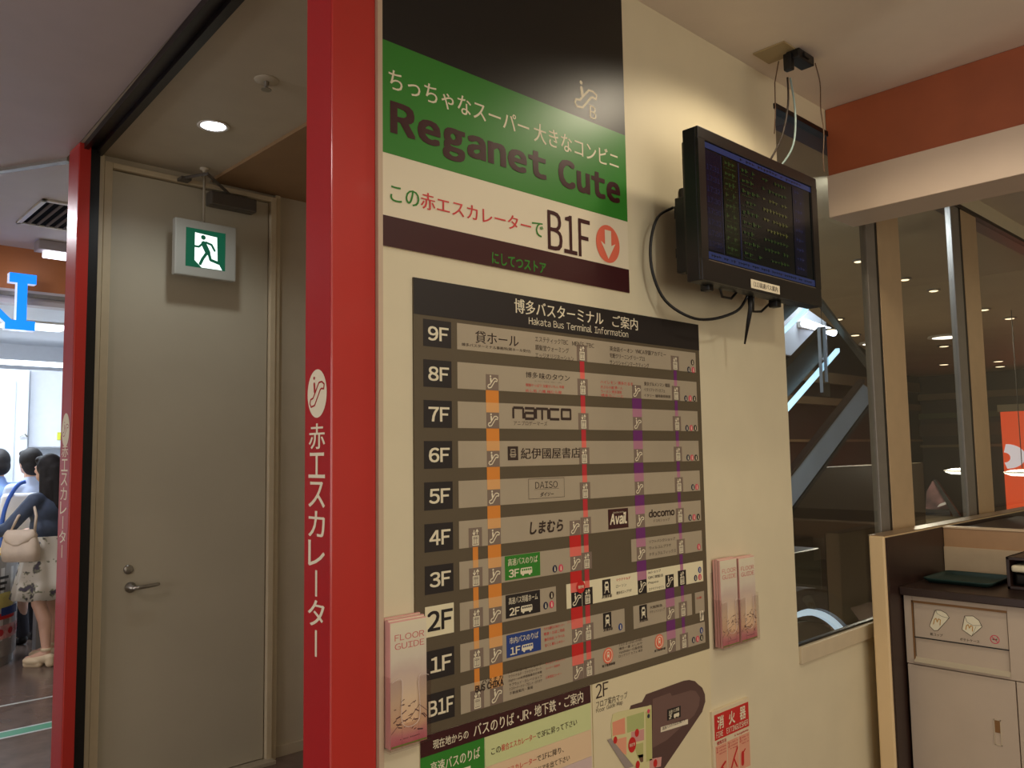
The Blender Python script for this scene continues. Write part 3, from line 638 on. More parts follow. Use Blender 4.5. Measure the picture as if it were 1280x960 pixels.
# ================================================================ FIRE EXTINGUISHER SIGN
t = thing('extinguisher_sign', 'red and white fire extinguisher sign below the right leaflet holder', 'sign', (2.35, 1.5, 0.5))
FP = (Vector((0, 1.488, 0)), X_, Z_, -Y_); fx0, fx1, fz1, fz0 = 2.225, 2.440, 0.698, 0.475
ob('sign_plate', box(fx0, fx1, 1.488, 1.5, fz0, fz1, 0.0015), mat('sign_white', (222, 204, 170), 0.4), t)
Flat().rect(fx0+.010, fz1-.088, fx1-.008, fz1-.012).build('red_field', PROUTE, t, FP, 0.0006, 0.0005)
f = Flat()
for s_, a in (('消', .026), ('火', .090), ('器', .154)): f.text(s_, fx0+a, fz1-.058, fx0+a+.034, fz1-.020, .02)
f.text('FIRE', fx0+.018, fz1-.082, fx0+.055, fz1-.065, .01).text('EXTINGUISHER', fx0+.075, fz1-.082, fx1-.014, fz1-.065, .01)
f.build('lettering', PCREAM, t, FP, 0.0012)
SAL = mat('print_salmon_pale', (224, 160, 130), 0.5)
for k in range(3):
    a = fx0+.012+k*.066; q = Flat().rect(a, fz0+.012, a+.062, fz1-.106).build('instruction_panel', SAL, t, FP, 0.0006, 0.0004)
    f = Flat().text(str(k+1), a+.004, fz1-.126, a+.011, fz1-.111, .02)
    for j in range(3): f.bars(a+.016, fz1-.117-.009*j, a+.058, fz1-.112-.009*j, 7, k*3+j)
    f.build('lettering', PTHIN, q, FP, 0.0010)
f = Flat().text('使用方法', fx0+.020, fz1-.104, fx0+.072, fz1-.093, .02).bars(fx0+.12, fz1-.103, fx1-.012, fz1-.095, 12, 5); f.build('lettering', PTHIN, t, FP, 0.0008)
f = Flat(); a = fx0+.012
f.stroke([(a+.012, fz0+.03), (a+.03, fz0+.05), (a+.05, fz0+.06)], .008).stroke([(a+.03, fz0+.05), (a+.05, fz0+.03)], .006)
f.stroke([(a+.078, fz0+.025), (a+.10, fz0+.06), (a+.12, fz0+.085)], .007).stroke([(a+.10, fz0+.055), (a+.115, fz0+.03)], .006)
f.stroke([(a+.148, fz0+.03), (a+.150, fz0+.06)], .016).stroke([(a+.150, fz0+.06), (a+.165, fz0+.07)], .005); f.build('instruction_figure', PROUTE, t, FP, 0.0012)

# ================================================================ LEAFLET HOLDERS
ACR = glassmat('clear_acrylic', (0.95, 0.93, 0.93), rough=0.02)
def leafmat():
    m = bpy.data.materials.new('leaflet_print'); m.use_nodes = True; nt = m.node_tree; b = nt.nodes['Principled BSDF']; b.inputs['Roughness'].default_value = 0.35
    tc = nt.nodes.new('ShaderNodeTexCoord'); sx = nt.nodes.new('ShaderNodeSeparateXYZ'); nt.links.new(tc.outputs['Generated'], sx.inputs[0])
    r = nt.nodes.new('ShaderNodeValToRGB'); e = r.color_ramp.elements
    e[0].position = 0; e[0].color = lin((196, 104, 116))+(1,); e[1].position = 1; e[1].color = lin((228, 218, 190))+(1,)
    for p, c in ((.06, (206, 134, 134)), (.16, (224, 184, 146)), (.38, (222, 196, 164)), (.55, (204, 182, 168)), (.68, (216, 204, 184))):
        x = e.new(p); x.color = lin(c)+(1,)
    n = nt.nodes.new('ShaderNodeTexNoise'); n.inputs['Scale'].default_value = 9; n.inputs['Detail'].default_value = 8; nt.links.new(tc.outputs['Object'], n.inputs['Vector'])
    ad = nt.nodes.new('ShaderNodeMath'); ad.operation = 'MULTIPLY_ADD'; ad.inputs[1].default_value = 0.35; nt.links.new(n.outputs['Fac'], ad.inputs[0])
    sb = nt.nodes.new('ShaderNodeMath'); sb.operation = 'SUBTRACT'; sb.inputs[1].default_value = 0.175; nt.links.new(sx.outputs['Z'], sb.inputs[0]); nt.links.new(sb.outputs[0], ad.inputs[2])
    nt.links.new(ad.outputs[0], r.inputs[0]); nt.links.new(r.outputs[0], b.inputs['Base Color']); return m
LEAF = leafmat(); PAPER = mat('leaflet_paper_edge', (222, 168, 158), 0.6); TWIG = mat('print_twig', (96, 58, 60), 0.6); LPINK = mat('print_leaflet_red', (206, 110, 104), 0.5); LGREEN = mat('print_leaflet_green', (120, 138, 60), 0.5)
def leaflet(x0, x1, yf, z0, z1, front, label, group):
    t = thing('floor_guide_leaflet', label, 'leaflet', ((x0+x1)/2, yf, z0), group)
    ob('folded_sheets', box(x0, x1, yf, yf+0.0075, z0, z1, 0.0012), PAPER, t)
    P = (Vector((x0, yf, z0)), X_, Z_, -Y_); W = x1-x0; H = z1-z0
    Flat().rect(0.001, 0.001, W-.001, H-.002).build('cover', LEAF, t, P, 0.0006, 0.0005)
    if front:
        f = Flat().text('FLOOR', W*.12, H*.845, W*.93, H*.895, -0.004).text('GUIDE', W*.12, H*.775, W*.93, H*.825, -0.004); f.build('lettering', LPINK, t, P, 0.0010)
        f = Flat(); r = random.Random(int(x0*1000))
        f.stroke([(W*.02, H*.12), (W*.25, H*.19), (W*.55, H*.22), (W*.78, H*.30), (W*.98, H*.24)], .0012)
        for _ in range(26):
            a = r.uniform(.03, .97)*W; b = r.uniform(.10, .36)*H; l = r.uniform(.004, .014); an = r.uniform(-.9, .9); f.stroke([(a, b), (a+l*math.cos(an), b+l*math.sin(an))], r.uniform(.0008, .0028))
        f.build('blossom_print', TWIG, t, P, 0.0010)
        Flat().rect(.002, .002, W-.002, H*.022).build('green_edge', LGREEN, t, P, 0.0010)
        Flat().bars(W*.25, H*.055, W*.8, H*.068, 12, 3).build('small_print', TWIG, t, P, 0.0012)
def holder(x0, x1, yf, z0, z1, slots, label):
    t = thing('leaflet_holder', label, 'holder', ((x0+x1)/2, 1.5, z0))
    b = bmesh.new()
    box(x0-.004, x1+.004, 1.4955, 1.4995, z0-.004, z1-.004, 0, b); box(x0-.004, x1+.004, yf-.004, 1.4955, z0-.004, z0, 0, b)
    box(x0-.004, x0-.0015, yf-.004, 1.4955, z0, z0+.15, 0, b); box(x1+.0015, x1+.004, yf-.004, 1.4955, z0, z0+.15, 0, b)
    ob('acrylic_tray', b, ACR, t)
    ws = (x1-x0)/slots
    for k in range(slots):
        b = bmesh.new(); a = x0+k*ws
        box(a-.003, a+ws*.28, yf-.004, yf-.0015, z0, z0+.14, 0.0006, b); box(a+ws*.72, a+ws+.003, yf-.004, yf-.0015, z0, z0+.14, 0.0006, b); box(a+ws*.28, a+ws*.72, yf-.004, yf-.0015, z0, z0+.05, 0.0006, b)
        ob('front_lip', b, ACR, t)
        e = bmesh.new()
        pts = [(a+.002, z0+.139), (a+ws*.28, z0+.139), (a+ws*.28, z0+.052), (a+ws*.72, z0+.052), (a+ws*.72, z0+.139), (a+ws-.002, z0+.139)]
        tube([(p[0], yf-.0042, p[1]) for p in pts], .0006, 6, e); ob('lip_edge', e, mat('acrylic_edge', (224, 206, 196), 0.2), t)
    return t
hx0, hx1, hy = 1.0175, 1.1085, 1.4705
holder(1.016, 1.116, 1.4655, 0.888, 1.12, 1, 'clear acrylic leaflet holder beside the near red post')
grp = 'floor guides in the left holder'
for k in range(4):
    leaflet(1.017+.0004*k, 1.113, 1.4675+.0072*k if k else 1.4672, 0.890, 1.150+.003*(k % 2)+.001*k, k == 0, ['front floor guide leaflet with pink blossom cover in the left holder', 'second floor guide leaflet, just behind the front one in the left holder', 'third floor guide leaflet from the front in the left holder', 'rearmost floor guide leaflet against the wall in the left holder'][k], grp)
holder(2.262, 2.474, 1.4655, 0.884, 1.12, 2, 'clear two-pocket leaflet holder right of the floor directory')
for c, (a, b, n) in enumerate(((2.2645, 2.362, 'left pocket of the right holder'), (2.374, 2.4715, 'right pocket of the right holder'))):
    for k in range(3):
        leaflet(a, b, 1.4675+.0095*k, 0.886, 1.156+.003*(k % 2)-(0.004 if c else 0), k == 0, ['front', 'middle', 'rearmost'][k]+' floor guide leaflet in the '+n, 'floor guides in the right holder')

# ================================================================ MONITOR
TX0, TX1, TY, TZ0, TZ1 = 1.969, 2.686, 1.30, 1.985, 2.436
t = thing('wall_monitor', 'black flat screen monitor showing bus departures, on the wall beside the window', 'monitor', (2.33, 1.5, 1.98))
b = bmesh.new(); bz = .052
box(TX0, TX1, TY+.004, TY+.050, TZ0, TZ1, 0.004, b); box(TX0+.03, TX1-.03, TY+.050, TY+.075, TZ0+.03, TZ1-.02, 0.006, b)
ob('cabinet', b, BLACK, t)
b = bmesh.new(); sx0, sx1, sz0, sz1 = TX0+.034, TX1-.038, TZ0+.062, TZ1-.036
box(TX0, TX1, TY-.004, TY+.006, sz1, TZ1, 0.003, b); box(TX0, TX1, TY-.004, TY+.006, TZ0, sz0, 0.003, b); box(TX0, sx0, TY-.004, TY+.006, sz0-.001, sz1+.001, 0.0, b); box(sx1, TX1, TY-.004, TY+.006, sz0-.001, sz1+.001, 0.0, b)
ob('bezel', b, mat('bezel_satin_black', (30, 26, 24), 0.33, noise=0.1, nscale=40), t)
SP = (Vector((sx0, TY, sz0)), X_, Z_, -Y_); SW, SH = sx1-sx0, sz1-sz0
scr = mat('screen_black', (6, 7, 8), 0.22, spec=.25, emis=(8, 12, 12), estr=0.5)
s = Flat().rect(0, 0, SW, SH).build('screen', scr, t, SP, -0.001, 0.001)
SB = mat('screen_blue', (10, 12, 24), 0.2, spec=.25, emis=(52, 62, 104), estr=0.5); SG = mat('screen_green', (8, 14, 8), 0.2, spec=.25, emis=(70, 96, 44), estr=0.26); SN = mat('screen_indigo', (8, 8, 20), 0.2, spec=.25, emis=(48, 56, 100), estr=0.26); SYW = mat('screen_yellow', (8, 8, 8), 0.2, emis=(120, 120, 50), estr=0.26); SCOL = mat('screen_column', (6, 9, 6), 0.2, spec=.25, emis=(22, 32, 14), estr=0.26); SCB = mat('screen_column_blue', (6, 6, 10), 0.2, spec=.25, emis=(20, 24, 48), estr=0.26)
for a_ in ((0, SH*.945, SW, SH*.995), (0, SH*.015, SW, SH*.075), (SW*.285, .08*SH, SW*.288, SH*.93), (SW*.135, .08*SH, SW*.137, SH*.93)): Flat().rect(*a_).build('screen_band', SB, s, SP, 0.0004)
Flat().rect(SW*.15, SH*.09, SW*.27, SH*.93).build('screen_column', SCOL, s, SP, 0.0003); Flat().rect(SW*.80, SH*.09, SW*.92, SH*.93).build('screen_column', SCB, s, SP, 0.0003); Flat().rect(0, SH*.09, SW*.13, SH*.93).build('screen_column', SCB, s, SP, 0.0003)
f1 = Flat(); f2 = Flat(); f3 = Flat(); f4 = Flat()
times = ['17:31', '17:31', '17:32', '17:30', '17:30', '17:32', '17:30', '17:30']
for k in range(9):
    z = SH*(.86-.092*k); h = SH*.045
    if k: f1.text(times[k-1], SW*.015, z, SW*.12, z+h, 0)
    f2.bars(SW*.165, z, SW*.255, z+h*1.1, 3, k); f2.bars(SW*.16, z-h*.5, SW*.265, z-h*.2, 6, k+40)
    ff = f4 if k in (2, 3, 4, 5) else f3
    f3.bars(SW*.31, z, SW*(.44+.02*(k % 3)), z+h, 4, k+11); ff.bars(SW*.50, z, SW*.74, z+h*.9, 8, k+23); f3.bars(SW*.31, z-h*.5, SW*.42, z-h*.2, 7, k+60)
    f1.bars(SW*.82, z, SW*.90, z+h, 3, k+77)
for f_, m_ in ((f1, SN), (f2, SG), (f3, SG), (f4, SYW)): f_.build('screen_lettering', m_, s, SP, 0.0005)['kind'] = 'stuff'
f = Flat().bars(SW*.3, SH*.955, SW*.9, SH*.985, 22, 3).bars(SW*.03, SH*.03, SW*.97, SH*.06, 46, 9); f.build('screen_lettering', scr, s, SP, 0.0006)['kind'] = 'stuff'
Flat().rect(0.0, -.003, SW, .001).build('screen_lower_glint', mat('satin_trim', (150, 140, 128), 0.3, metal=.7), t, SP, 0.0035, 0.002)
q = Flat().rect(2.226-sx0, 1.9935-sz0, 2.399-sx0, 2.021-sz0).build('label_strip', PWHITE, t, SP, 0.0048, 0.0006)
Flat().text('(11)高速バス案内', 2.24-sx0, 1.999-sz0, 2.385-sx0, 2.016-sz0, .01).build('lettering', DKTEXT, q, SP, 0.0054)
b = bmesh.new(); box(2.16, 2.50, 1.484, 1.4995, 2.08, 2.34, 0.003, b); box(2.22, 2.26, 1.375, 1.486, 2.12, 2.30, 0.003, b); box(2.38, 2.42, 1.375, 1.486, 2.12, 2.30, 0.003, b)
box(2.02, 2.05, 1.375, 1.42, 2.03, 2.26, 0.004, b); box(2.03, 2.24, 1.40, 1.43, 2.20, 2.24, 0.003, b); box(2.03, 2.24, 1.40, 1.43, 2.08, 2.11, 0.003, b)
ob('wall_bracket', b, BLACK, t)
def droop(p, q, sag, n=14): 
    p = Vector(p); q = Vector(q); return [p.lerp(q, i/n) - Vector((0, 0, sag*4*(i/n)*(1-i/n))) for i in range(n+1)]
b = tube([(2.04, 1.44, 2.24), (1.975, 1.45, 2.20), (1.95, 1.46, 2.12), (1.955, 1.46, 2.03), (2.0, 1.45, 1.95), (2.08, 1.42, 1.905), (2.17, 1.40, 1.905), (2.26, 1.37, 1.935), (2.30, 1.36, 1.975), (2.305, 1.35, 2.0)], .0045, 8)
o = ob('power_cable', b, BLACK, t, True)
b = tube([(2.31, 1.35, 2.0), (2.312, 1.35, 1.95), (2.325, 1.37, 1.90), (2.335, 1.39, 1.84)], [.008, .008, .006, .003], 8); tube([(2.33, 1.35, 1.99), (2.36, 1.37, 1.945), (2.41, 1.37, 1.95), (2.46, 1.355, 1.99)], .004, 8, b); tube([(2.12, 1.34, 1.995), (2.15, 1.35, 1.965), (2.20, 1.35, 1.965), (2.23, 1.34, 1.995)], .004, 8, b)
box(2.05, 2.075, 1.33, 1.36, 1.97, 1.99, .003, b); box(2.44, 2.47, 1.33, 1.36, 1.965, 1.99, .003, b)
ob('under_cables', b, BLACK, t, True)
# ceiling receiver with cables
t = thing('ceiling_receiver', 'small black receiver box with hanging wires, on the ceiling above the monitor', 'device', (2.66, 1.335, 2.9))
b = box(2.625, 2.735, 1.305, 1.355, 2.862, 2.896, 0.004); box(2.612, 2.636, 1.33, 1.36, 2.825, 2.885, 0.004, b); box(2.65, 2.69, 1.298, 1.31, 2.87, 2.885, 0.002, b)
ob('box_body', b, BLACK, t)
ob('mounting_plate', box(2.55, 2.66, 1.32, 1.44, 2.894, 2.8995, .001), mat('plate_khaki', (168, 148, 108), .5), t)
ob('wire', tube([(2.73, 1.30, 2.87), (2.75, 1.295, 2.80), (2.735, 1.29, 2.70), (2.75, 1.29, 2.62), (2.735, 1.29, 2.52), (2.74, 1.29, 2.47)], .002, 6), mat('wire_brown', (92, 66, 44), .5), t, True)
ob('wire', tube([(2.60, 1.37, 2.86), (2.585, 1.38, 2.78), (2.59, 1.385, 2.68), (2.585, 1.39, 2.60)], .002, 6), MATS['wire_brown'], t, True)
b = tube([(2.62, 1.35, 2.80), (2.615, 1.35, 2.70), (2.58, 1.36, 2.58), (2.50, 1.37, 2.47), (2.42, 1.36, 2.41), (2.40, 1.36, 2.38)], .0035, 8); tag(ob('monitor_cable', b, mat('cable_dark', (48, 36, 26), .5), None, True), 'dark cable hanging from the ceiling receiver to the monitor', 'cable')
b = tube([(2.63, 1.345, 2.80), (2.645, 1.34, 2.68), (2.63, 1.345, 2.56), (2.56, 1.36, 2.47), (2.47, 1.365, 2.425), (2.45, 1.365, 2.40)], .0035, 8); tag(ob('network_cable', b, mat('cable_pale_blue', (140, 160, 156), .45), None, True), 'pale blue network cable hanging down to the monitor', 'cable')

# ================================================================ COUNTER, PARTITION, CABINET
PT = mat('partition_beige', (236, 206, 158), 0.42, noise=0.05, nscale=5); DKW = mat('dark_brown_laminate', (52, 34, 28), 0.36, noise=0.2, nscale=14, bump=0.03); PTOP = mat('partition_top', (150, 122, 92), 0.3, noise=0.1)
t = thing('low_partition', 'beige ended low partition wall with dark brown inner face, below the window', 'partition', (3.9, 1.44, 0))
ob('core', box(3.301, 7.3, 1.388, 1.448, 0, 1.154, 0.006), PT, t)
plabel(ob('side_panel', box(3.312, 7.3, 1.380, 1.388, 0, 1.148), DKW, t), 'dark brown side panel')
ob('top_cap', box(3.305, 7.3, 1.386, 1.452, 1.154, 1.157), PTOP, t)
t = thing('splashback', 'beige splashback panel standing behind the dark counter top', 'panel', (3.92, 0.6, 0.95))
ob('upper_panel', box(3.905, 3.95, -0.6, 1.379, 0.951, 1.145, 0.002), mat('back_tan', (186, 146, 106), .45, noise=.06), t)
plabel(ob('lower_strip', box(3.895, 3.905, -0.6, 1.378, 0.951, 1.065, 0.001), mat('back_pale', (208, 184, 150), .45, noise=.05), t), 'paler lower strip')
ob('top_edge', box(3.90, 3.955, -0.6, 1.379, 1.145, 1.152, 0.001), mat('back_edge', (224, 196, 160), .4), t)
tag(ob('counter_top', box(3.395, 3.893, -0.6, 1.378, 0.918, 0.950, 0.004), DKW), 'dark brown worktop over the waste cabinet', 'worktop')
# dark unit behind the splash panel
tag(ob('rear_counter', box(3.96, 4.9, -0.6, 1.376, 0.0, 1.135, 0.004), mat('rear_dark', (40, 26, 22), .4, noise=.1)), 'dark counter block behind the beige splashback panel', 'counter')
CAB = mat('cabinet_greige', (198, 180, 160), 0.4, noise=0.04, nscale=8); EDGE = mat('brown_edge_trim', (132, 92, 48), .45)
t = thing('waste_cabinet', 'greige waste cabinet with two sticker pictures on its flap, under the dark worktop', 'cabinet', (3.65, 0.9, 0))
ob('carcass', box(3.435, 3.89, -0.6, 1.372, 0.0, 0.917), CAB, t)
CP = (Vector((3.42, 0, 0)), -Y_, Z_, -X_)     # u = -y
fy0, fy1, fz0_, fz1_ = -1.340, -1.008, 0.663, 0.897
b = bmesh.new()
box(3.42, 3.435, 1.342, 1.372, .652, .915, .001, b); box(3.42, 3.435, -0.6, 1.005, .652, .915, .001, b); box(3.42, 3.435, 1.005, 1.342, .898, .915, .001, b); box(3.42, 3.435, 1.005, 1.342, .652, .664, .001, b)
ob('flap_frame', b, CAB, t)
fl_ = ob('flap', box(3.425, 3.434, 1.008, 1.337, .757, .893, .001), CAB, t)
ob('flap_lower', box(3.4275, 3.434, 1.008, 1.337, .669, .754, .001), CAB, t)
Flat().rect(-1.342, .890, -1.005, .8985).rect(-1.344, .668, -1.338, .8985).build('edge_trim', EDGE, t, CP, 0.0008, 0.0014)
ob('finger_lip', prism([Vector((3.405, 1.34, .664)), Vector((3.432, 1.34, .664)), Vector((3.432, 1.34, .682))], -Y_, .335), mat('lip_pale', (196, 184, 160), .3), t)
Flat().rect(-1.342, .7545, -1.005, .7585).build('flap_gap', BLACK, t, CP, 0.0004, 0.003)
dm = CAB
d1 = ob('cabinet_door', box(3.42, 3.434, 0.993, 1.370, .04, .648, .0015), dm, t); d2 = ob('cabinet_door', box(3.42, 3.434, 0.60, 0.989, .04, .648, .0015), dm, t)
b = bmesh.new(); hy0, hy1, hz0, hz1 = 1.048, 1.072, .408, .500
for a in ((3.4175, 3.421, hy0, hy1, hz1-.003, hz1), (3.4175, 3.421, hy0, hy1, hz0, hz0+.003), (3.4175, 3.421, hy0, hy0+.003, hz0, hz1), (3.4175, 3.421, hy1-.003, hy1, hz0, hz1)): box(*a, 0, b)
ob('handle', b, mat('handle_pale', (200, 184, 158), .35), d1); ob('handle_recess', box(3.418, 3.4205, hy0+.003, hy1-.003, hz0+.045, hz1-.004), EDGE, d1)
FPn = (Vector((3.425, 0, 0)), -Y_, Z_, -X_)
INK = mat('sticker_ink', (64, 50, 36), .5); CUPC = mat('sticker_cream', (240, 232, 204), .5); MGOLD = mat('sticker_gold', (196, 148, 70), .5)
def G(px, py): p = onX(px, py, 3.424); return (-p.y, p.z)
k8 = lambda x, y: G(1120+x/8, 740+y/8)
cup = Flat().poly([k8(*p) for p in ((400, 182), (450, 190), (500, 215), (533, 258), (410, 388), (370, 380), (335, 340))]).build('cup_sticker', CUPC, fl_, FPn, 0.0006, 0.0004)
f = Flat(); LW = .0018
f.stroke([k8(*p) for p in ((400, 180), (450, 185), (505, 215), (533, 258), (420, 385), (380, 385), (335, 340), (385, 195))], LW, True)
f.stroke([k8(*p) for p in ((400, 182), (410, 215), (460, 245), (533, 262))], LW*.7)
f.stroke([k8(*p) for p in ((690, 240), (770, 240), (830, 285), (860, 350), (755, 442), (660, 375), (685, 240))], LW, True)
f.stroke([k8(*p) for p in ((690, 245), (710, 300), (770, 335), (858, 335))], LW*.7); f.stroke([k8(*p) for p in ((800, 345), (760, 435))], LW*.5)
f.build('sticker_outline', INK, fl_, FPn, 0.0010)
Flat().poly([k8(*p) for p in ((690, 242), (770, 242), (830, 285), (858, 350), (755, 440), (662, 375))]).build('carton_sticker', CUPC, fl_, FPn, 0.0006, 0.0004)
def arches(f, pts, w):
    f.stroke([k8(*p) for p in pts], w)
f = Flat(); arches(f, ((375, 320), (385, 275), (400, 262), (412, 300), (425, 268), (445, 280), (440, 330)), .0032); arches(f, ((698, 375), (706, 335), (722, 326), (734, 362), (748, 335), (766, 348), (764, 392)), .0032)
f.build('emblem', MGOLD, fl_, FPn, 0.0013)
f = Flat(); a = k8(342, 430); b_ = k8(465, 405); f.text('紙コップ', a[0], a[1]-.001, b_[0], a[1]+.010, .01); a = k8(640, 480); b_ = k8(832, 455); f.text('ポテトケース', a[0], a[1]-.002, b_[0], a[1]+.009, .01)
f.build('lettering', INK, fl_, FPn, 0.0010)
c = k8(988, 475); q = Flat().ring(c[0], c[1], .0145, .0028).stroke([(c[0]-.010, c[1]+.010), (c[0]+.010, c[1]-.010)], .0026).build('no_smoking_sign', PINKP, fl_, FPn, 0.0010)
Flat().rect(c[0]-.008, c[1]-.002, c[0]+.008, c[1]+.0015).stroke([(c[0]+.006, c[1]+.003), (c[0]+.009, c[1]+.008)], .0012).build('cigarette_symbol', INK, fl_, FPn, 0.0008)
# tray
t = thing('serving_tray', 'dark green plastic serving tray on the brown worktop', 'tray', (3.70, 1.23, .951))
def rr(x0, x1, y0, y1, r, z, n=5):
    pts = []
    for cx, cy_, a in ((x1-r, y1-r, 0), (x0+r, y1-r, 90), (x0+r, y0+r, 180), (x1-r, y0+r, 270)):
        for k in range(n+1): an = math.radians(a+90*k/n); pts.append(Vector((cx+r*math.cos(an), cy_+r*math.sin(an), z)))
    return pts
def loft(loops, cap0=True, cap1=True):
    t = bmesh.new(); L = [[t.verts.new(p) for p in l] for l in loops]; n = len(L[0])
    for a, b in zip(L, L[1:]):
        for k in range(n): t.faces.new((a[k], a[(k+1) % n], b[(k+1) % n], b[k]))
    if cap0: t.faces.new(L[0][::-1])
    if cap1: t.faces.new(L[-1])
    bmesh.ops.recalc_face_normals(t, faces=t.faces[:]); return t
TX = (3.56, 3.85, 1.095, 1.355)
def tr_(d, z): return rr(TX[0]+d, TX[1]-d, TX[2]+d, TX[3]-d, .03-min(d, .02)*.5, .951+z)
ob('tray_body', loft([tr_(.018, 0), tr_(0.004, .012), tr_(0, .018), tr_(.004, .0195), tr_(.012, .013), tr_(.022, .004)]), mat('tray_green', (26, 54, 48), .6, noise=.1), t, True)
# napkin box
t = thing('napkin_box', 'dark brown open box holding a cream roll, at the right end of the worktop', 'box', (3.75, 0.95, .951))
nb = bmesh.new(); box(3.60, 3.86, .80, 1.050, .951, .963, .002, nb); box(3.60, 3.86, .80, 1.050, 1.062, 1.074, .002, nb); box(3.60, 3.86, 1.038, 1.050, .951, 1.074, .002, nb); box(3.60, 3.86, .80, .812, .951, 1.074, .002, nb); box(3.85, 3.86, .80, 1.05, .951, 1.074, .002, nb)
ob('box_body', nb, DKW, t)
tag(ob('napkin_stack', box(3.592, 3.80, .820, 1.032, 1.018, 1.044, .010, seg=3), mat('napkin_cream', (232, 222, 190), .5), None, True), 'cream rounded napkin bundle inside the dark box', 'napkins')
tag(ob('black_bag', box(3.62, 3.80, .83, 1.03, .9635, 1.014, .012), BLACK, None, True), 'black bundle under the cream napkins in the dark box', 'bundle')

# ================================================================ ALCOVE FITTINGS
EX = 3.80/3.445; ez = lambda z: 1.5+(z-1.5)*EX
t = thing('exit_sign', 'green and white running man exit sign hanging in front of the grey door', 'sign', (1.437*EX, 3.82, ez(2.28)))
ob('sign_case', box(1.303*EX, 1.572*EX, 3.80, 3.84, ez(2.280), ez(2.524), .006), mat('exit_case', (170, 170, 160), .5), t)
ob('hanging_rod', tube([(1.431*EX, 3.82, ez(2.52)), (1.431*EX, 3.82, 2.898)], .006, 10), mat('rod_matt', (160, 150, 130), .8), t, True)
ob('rod_base', lathe([(.022, 0), (.022, -.006), (.010, -.012), (.007, -.02)], (1.431*EX, 3.82, 2.899), 20), ALC, t, True)
EP = (Vector((1.348*EX, 3.80, ez(2.320))), X_, Z_, -Y_); EW, EH = .174*EX, .168*EX
EG = mat('exit_green', (20, 70, 50), .3, emis=(16, 92, 66), estr=.55); EWH = mat('exit_lit_white', (220, 230, 225), .3, emis=(228, 240, 238), estr=1.25)
q = Flat().rect(0, 0, EW, EH).build('lit_face', EG, t, EP, 0.0008, 0.0006)
g = lambda a, b: (a*EW, (1-b)*EH)
Flat().poly([g(.22, .10), g(.78, .14), g(.80, .78), g(.92, .99), g(.40, .99), g(.22, .82)]).build('doorway_shape', EWH, q, EP, 0.0012)
f = Flat(); f.disc(*g(.43, .20), .0115, n=18)
f.stroke([g(.44, .36), g(.55, .58)], .026).stroke([g(.44, .34), g(.32, .46), g(.22, .46)], .010).stroke([g(.50, .32), g(.64, .36), g(.72, .50)], .011)
f.stroke([g(.53, .58), g(.42, .76), g(.36, .90)], .014).stroke([g(.57, .58), g(.62, .76), g(.84, .82)], .014); f.build('running_man', EG, q, EP, 0.0016)
t = thing('door_closer', 'dark grey door closer mounted at the top of the grey door', 'door closer', (1.76, 3.9, 2.73))
ob('closer_body', box(1.63, 1.87, 3.862, 3.927, 2.745, 2.815, .008), mat('closer_grey', (92, 86, 78), .4, metal=.3), t)
b = tube([(1.74, 3.89, 2.818), (1.55, 3.72, 2.84), (1.50, 3.86, 2.845)], .008, 8); box(1.48, 1.53, 3.85, 3.905, 2.835, 2.85, .002, b); ob('closer_arm', b, MATS['closer_grey'], t)
LAMPW = mat('lamp_lit_white', (255, 255, 255), .3, emis=(236, 244, 255), estr=9)
t = thing('ceiling_downlight', 'bright round recessed downlight in the alcove ceiling above the exit sign', 'ceiling light', (1.395, 3.292, 2.9))
ob('trim_ring', lathe([(.062, -.001), (.066, -.005), (.058, -.008), (.050, -.004)], (1.395, 3.292, 2.9), 36), WHITE, t, True)
ob('diffuser', lathe([(.052, -.004), (.030, -.009), (0, -.011)], (1.395, 3.292, 2.9), 36), LAMPW, t, True)
t = thing('sprinkler_head', 'small round sprinkler head in the alcove ceiling near the red post', 'sprinkler', (1.367, 2.758, 2.9))
ob('escutcheon', lathe([(.045, 0), (.043, -.004), (.018, -.007)], (1.367, 2.758, 2.9), 28), ALC, t, True)
b = lathe([(.010, -.006), (.010, -.022), (.004, -.030), (.004, -.036)], (1.367, 2.758, 2.9), 14); merge(b, lathe([(0, -.036), (.019, -.036), (.019, -.039), (0, -.039)], (1.367, 2.758, 2.9), 14)); ob('nozzle', b, STEEL, t)

# ================================================================ BEYOND THE GLASS
def sl(x): return 1.749+.572*(x-4.843)
def para(x0, x1, f0, f1, y0, th=.04): 
    return prism([Vector((x0, y0, f0(x0))), Vector((x1, y0, f0(x1))), Vector((x1, y0, f1(x1))), Vector((x0, y0, f1(x0)))], Y_, th)
t = thing('escalator', 'rising escalator with blue-grey side panel and lit handrail lines, behind the first window pane', 'escalator', (5.0, 2.6, 0))
LED = mat('led_strip', (200, 230, 240), .3, emis=(176, 214, 232), estr=1.6)
p0 = lambda x: 1.335+.572*(x-4.846)
pn = prism([Vector((3.2, 2.6, p0(3.2))), Vector((5.96, 2.6, p0(5.96))), Vector((6.185, 2.6, 1.908)), Vector((3.2, 2.6, p0(3.2)-.20))], Y_, .04)
plabel(ob('side_panel', pn, mat('escalator_blue_grey', (168, 184, 206), .3, metal=.1, noise=.12, nscale=3), t), 'blue-grey side panel')
ob('panel_edge', para(3.2, 5.98, lambda x: p0(x), lambda x: p0(x)+.022, 2.59, .05), mat('edge_maroon', (52, 34, 34), .3), t)
ob('panel_edge', para(3.2, 6.19, lambda x: p0(x)-.228, lambda x: p0(x)-.203, 2.59, .05), mat('edge_dark', (40, 40, 40), .3, metal=.4), t)
ob('light_strip', para(4.2, 5.62, lambda x: sl(x)-.014, lambda x: sl(x)+.014, 2.60, .03), LED, t)
